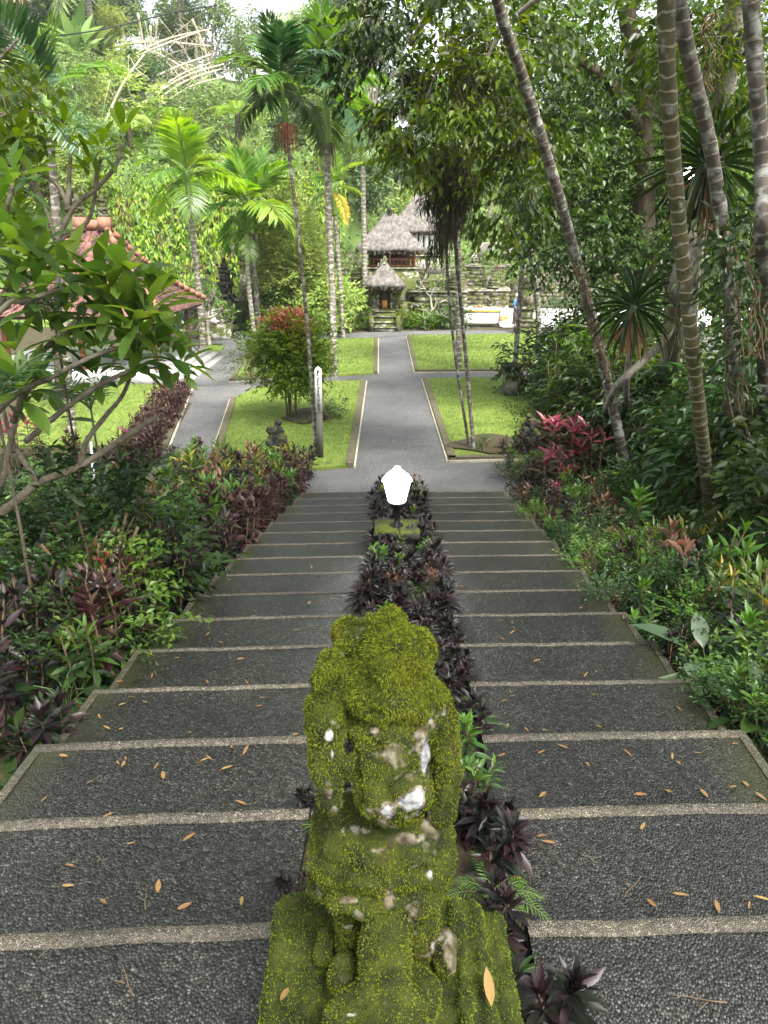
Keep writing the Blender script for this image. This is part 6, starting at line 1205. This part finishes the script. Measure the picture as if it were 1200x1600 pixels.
def creepers(n, x0, x1, label, mat, ll, w):
    A = Acc(); X = rng.uniform(x0, x1, n); Y = hb(X) + rng.uniform(.3, 5., n); Z = hillz(X, Y); m_ = 9; L_ = rng.uniform(.8, 2.6, n)
    t = np.tile(np.linspace(0, 1, m_), n); P_ = np.repeat(np.stack([X, Y - .35, Z + .3], 1), m_, 0); P_[:, 2] -= t * np.repeat(L_, m_); P_[:, 1] = np.minimum(P_[:, 1], P_[:, 1] - .25 * t) ; P_ += rng.normal(0, .1, P_.shape)
    put(A, L2(w, .1, .35), P_, frames(rng.normal(0, .45, P_.shape) + [0, -.25, -1], roll=.9), ll * rng.uniform(.5, 1.3, len(P_))); tag(A.obj('creepers', M[mat]), label, 'creeper', kind='stuff')
creepers(1900, -17, -2.4, 'bright creepers hanging down the cliff behind the tiled pavilion', 'vine', .36, .4)
creepers(700, -17, -2.4, 'darker creepers hanging among the bright ones on the cliff', 'hillB', .42, .3)
creepers(260, -17, -2.4, 'dry brown creepers hanging on the cliff', 'deadleaf', .5, .12)
# banana plants, tree ferns, fallen bamboo, coconut stem on the hill
ban = (mk_caney(4, 2.2, 3, .2, .2, 'hillA', .9, .5, stem='stemgreen', sr=.11)[0], mk_rosette(4, 1, .2, 'hillA')[1])
def mk_banana():
    S_, A = Acc(), Acc()
    for s in range(3):
        x, y = rng.normal(0, .5, 2); tube(S_, [(x, y, -.3), (x * 1.1, y * 1.1, 2.0 + s * .3)], [.14, .09], 4, 8); n = 8; az = np.arange(n) * 2.4; el = np.radians(np.linspace(85, 25, n)); d = np.stack([np.cos(az) * np.cos(el), np.sin(az) * np.cos(el), np.sin(el)], 1)
        put(A, leaf_t(.28, 5, .05, .38, .5), np.tile([x * 1.1, y * 1.1, 2. + s * .3], (n, 1)), frames(d, roll=.2), rng.uniform(1.5, 2.3, n))
    return S_.mesh('stem', M['palebark']), A.mesh('leaves', M['hillB'])
BN = [mk_banana(), mk_banana()]
for i, (px, py, s, lb) in enumerate([(130, 165, 1.3, 'large banana clump below the white leaning palm stem'), (95, 150, 1.1, 'banana clump at the left of the large clump'), (160, 150, 1.1, 'banana clump right of the large clump'), (300, 70, .8, 'banana plant against the sky on the ridge'), (325, 95, .8, 'smaller banana plant below the ridge'), (30, 330, .9, 'banana plant behind the upright frangipani'), (390, 320, .7, 'small banana plant on the cliff top')]):
    p = hnear(px, py); plant('banana_plant', BN[i % 2], p, i * 1.3, s, lb, 'banana plant')
TF = [mk_fern(14, 2.4, 'palmlt', .55, .14, 45, -45, 24), mk_fern(12, 2.2, 'hillA', .5, .14, 40, -50, 22)]
for i, (px, py, h, s, lb) in enumerate([(375, 250, 2.6, 1., 'tree fern on a brown trunk above the wide palm'), (205, 240, 1.6, .9, 'pale tree fern left of the bright areca palm'), (400, 160, 2.6, 1., 'tree fern with a shaggy brown stem high on the hill'), (640, 260, 2, .9, 'tree fern behind the thatched hall'), (250, 215, 1.2, .9, 'low tree fern above the areca palm'), (110, 290, 1.5, 1., 'tree fern behind the tiled roof')]):
    p = hnear(px, py); t = plant('tree_fern', TF[i % 2], (p[0], p[1], p[2] + h), i, s, lb, 'tree fern'); A = Acc(); tube(A, [(0, 0, .1), (0, 0, -h * .5), (.1, 0, -h / s - .5)], [.16, .22, .2], 8, 9, 0, .1); A.obj('trunk', M['bark'], t, True)
for i, (a, b_) in enumerate([((150, 130), (310, 50)), ((175, 165), (330, 85)), ((155, 75), (330, 72)), ((235, 150), (340, 95)), ((230, 155), (350, 100)), ((240, 160), (345, 108)), ((160, 200), (225, 85)), ((225, 75), (290, 130)), ((215, 20), (235, 140)), ((235, 40), (240, 145)), ((228, 60), (246, 150)), ((300, 30), (330, 110)), ((190, 95), (330, 45)), ((240, 80), (335, 150)), ((245, 30), (243, 140)), ((250, 165), (350, 120))]):
    p = hnear(*a); q = hnear(*b_); Y = min(p[1], q[1], 68) - 3.5; A = Acc(); P1, P2 = atY(*a, Y), atY(*b_, Y + 1.5); tube(A, [P1, (P1 + P2) / 2 + [0, 0, .35], P2], [.09, .05], 12, 6)
    for s in (.35, .6, .8):
        c = P1 + (P2 - P1) * s
        for _ in range(3): tube(A, [c, c + rng.normal(0, .5, 3), c + rng.normal(0, .9, 3)], [.02, .01], 5, 4, cap=False)
    tag(A.obj('dead_bamboo', M['straw']), 'dry pale bamboo stem fallen among others on the hillside', 'bamboo', 'dry bamboo stems fallen on the hillside')
palm('white coconut stem leaning at the top left of the hill', [(160, 190, 62), (150, 110, 62), (142, 40, 62), (134, -25, 62)], [.3, .26, .22], 'ring3', 4, ('hillC', 'hillB'), 10, 0, base=tuple(hnear(160, 190)), fat=.1)
palm('coconut palm with hanging dry fronds at the top left', [(100, 190, 66), (95, 100, 66), (88, 10, 66)], [.28, .22], 'ring2', 4.5, ('hillC', 'deadleaf'), 12, 0, base=tuple(hnear(100, 190)), fat=.1)
palm('dark slender tree stem on the ridge below the bamboo', [(280, 150, 66), (283, 60, 66), (285, -30, 66)], [.18, .14], 'ring2', 3, ('hillC',), 8, 0, base=tuple(hnear(280, 150)), fat=.1)
# sagging cable across the hill
A = Acc(); tube(A, [atY(-20, 66, 40), atY(90, 56, 44), atY(170, 44, 46), atY(260, 22, 48), atY(340, 8, 50)], .035, 30, 5); tag(A.obj('cable', M['black']), 'black overhead cable sagging across the hillside', 'cable')

# ------------------------------------------------------------------ fallen leaves on the steps
FL = []
for w in (.28, .34, .22):
    A = Acc(); put(A, leaf_t(w, 4, .05, -.10, .45), np.array([[0, -.5, .01]]), np.eye(3)[None], 1.); FL.append(A.mesh('fallen_leaf', M['fallen']))
def step_z(Y):
    k = math.ceil((Y - Y0) / T); return Z0 - RS * min(k, 16)
def fallen(X, Y, z, s, lb='small orange brown fallen leaf lying on the steps', grp='fallen leaves on the steps'):
    o = link('fallen_leaf', FL[rng.integers(0, 3)], None, (X, Y, z + .004)); o.rotation_euler = (rng.normal(0, .12), rng.normal(0, .15), rng.uniform(0, 6.28)); o.scale = (s, s, s); tag(o, lb, 'fallen leaf', grp)
def on_step(px, py):
    d = ray(px, py)
    for k in range(-5, 17):
        z = Z0 - RS * k; t = (z - CAMZ) / d[2]; X, Y = d[0] * t, d[1] * t
        sk = .055 * (X + .4) if X < 0 else .03 * (X - .45)
        if Y0 + T * (k - 1) + .03 < Y - sk < Y0 + T * k - .1: return X, Y, z
    return None
spots = [(168, 1278), (205, 1322), (296, 1312), (110, 1356), (107, 1388), (248, 1389), (162, 1413), (289, 1420), (444, 1390), (378, 1412), (377, 1258), (142, 1225), (255, 1215), (355, 1203), (70, 1252), (53, 1290 - 5), (100, 1184), (227, 1100), (191, 1103), (167, 1140), (156, 1122), (187, 1068), (206, 1092), (324, 1068), (385, 1068), (410, 1093), (405, 1106), (362, 1178 - 8), (385, 1180 - 5), (461, 1150), (467, 1166), (277, 1030), (376, 1032), (238, 1058), (262, 980), (325, 993), (345, 1006), (463, 987), (488, 980), (450, 901), (487, 888), (395, 965), (520, 937), (483, 944), (405, 912), (358, 908), (245, 1200), (320, 1190),
         (793, 1137), (797, 1083), (788, 1098), (928, 1088), (935, 1138), (784, 1183), (846, 1178), (848, 1250 - 5), (1050, 1190 - 5), (1060, 1195), (1090, 1180), (1000, 1245), (1045, 1240), (1100, 1243), (1145, 1233), (1165, 1228), (1188, 1248), (846, 1310), (775, 1335), (807, 1375), (1004, 1295), (1018, 1415), (1063, 1402), (1120, 1420), (1170, 1418), (1190, 1408), (857, 1320), (915, 1057), (931, 1052), (721, 1038), (722, 1030), (763, 1011), (800, 975), (782, 972), (801, 990), (974, 967), (874, 930 - 6), (805, 895), (720, 918), (745, 922), (768, 925), (908, 952), (838, 1035), (1060, 1110), (1118, 1114), (880, 1170), (980, 1180), (1148, 1165)]
for (px, py) in spots:
    r_ = on_step(px, py)
    if r_: fallen(r_[0], r_[1], r_[2] + .008, rng.uniform(.04, .068))
for _ in range(40):
    s = on_step(rng.uniform(100, 1100), rng.uniform(800, 1200))
    if s and (ledge(s[1]) + .1 < s[0] < pl_l(s[1]) - .05 or pl_r(s[1]) + .05 < s[0] < redge(s[1]) - .1): fallen(s[0], s[1], s[2] + .008, rng.uniform(.025, .045))
p = atZ(763, 1548, 2.545); o = link('fallen_leaf', FL[0], None, (p[0], p[1], 2.556)); o.scale = (.095,) * 3; o.rotation_euler = (.05, .1, .03); tag(o, 'large orange leaf lying on the right side of the mossy pedestal', 'fallen leaf')
p = atZ(445, 1562, 2.545); o = link('fallen_leaf', FL[1], None, (p[0], p[1], 2.56)); o.scale = (.05,) * 3; o.rotation_euler = (.2, .1, 2.9); tag(o, 'curled brown leaf lying on the left side of the mossy pedestal', 'fallen leaf')
for (px, py) in ((690, 640), (640, 720), (780, 655), (540, 700), (560, 690), (505, 700), (615, 690), (660, 560), (360, 640)):
    p = atZ(px, py, .03); fallen(p[0], p[1], .03 if 560 < px < 690 else .12, .12, 'single dry leaf lying on the lawn or the central path', 'dry leaves on lawn and path')

# ------------------------------------------------------------------ thin haze volume added to pale and brighten the far slope
A = Acc(); box(A, -120, 120, -20, 200, -2, 60); hz = A.obj('haze', []); tag(hz, 'thin haze added to lighten the far hillside', 'haze', kind='stuff')
hm = bpy.data.materials.new('haze'); hm.use_nodes = True; hn = hm.node_tree.nodes; hn.remove(hn['Principled BSDF']); pv = hn.new('ShaderNodeVolumePrincipled'); pv.inputs['Density'].default_value = .0005; pv.inputs['Color'].default_value = (.95, .97, .93, 1); pv.inputs['Anisotropy'].default_value = .3
hm.node_tree.links.new(pv.outputs[0], hn['Material Output'].inputs['Volume']); hz.data.materials.append(hm)

tw = []
for _ in range(3):
    A = Acc(); tube(A, [(0, 0, .006), (.05, .004, .009), (.1, -.002, .007), (.16, .0, .008)], [.0022, .001], 8, 5); tube(A, [(.06, .01, .01), (.09, .04, .014)], [.002, .001], 4, 4); tw.append(A.mesh('dry_twig', M['twig']))
for i, (px, py, s) in enumerate([(228, 1425, 1.), (322, 1200, .9), (640, 1190, .8), (1000, 462 + 1000, 1.2), (1135, 1570, 1.3), (975, 1405, 1.1), (150, 1340, .8), (770, 1400, 1.2), (860, 1100, .7), (210, 1560, 1.2), (60, 1500, 1.), (930, 1350, .8)]):
    r_ = on_step(px, py)
    if r_: o = link('dry_twig', tw[i % 3], None, (r_[0], r_[1], r_[2] + .004)); o.rotation_euler = (0, 0, rng.uniform(0, 6)); o.scale = (s * .8,) * 3; tag(o, 'thin dry brown twig lying on the steps', 'twig', 'thin dry twigs on the steps')
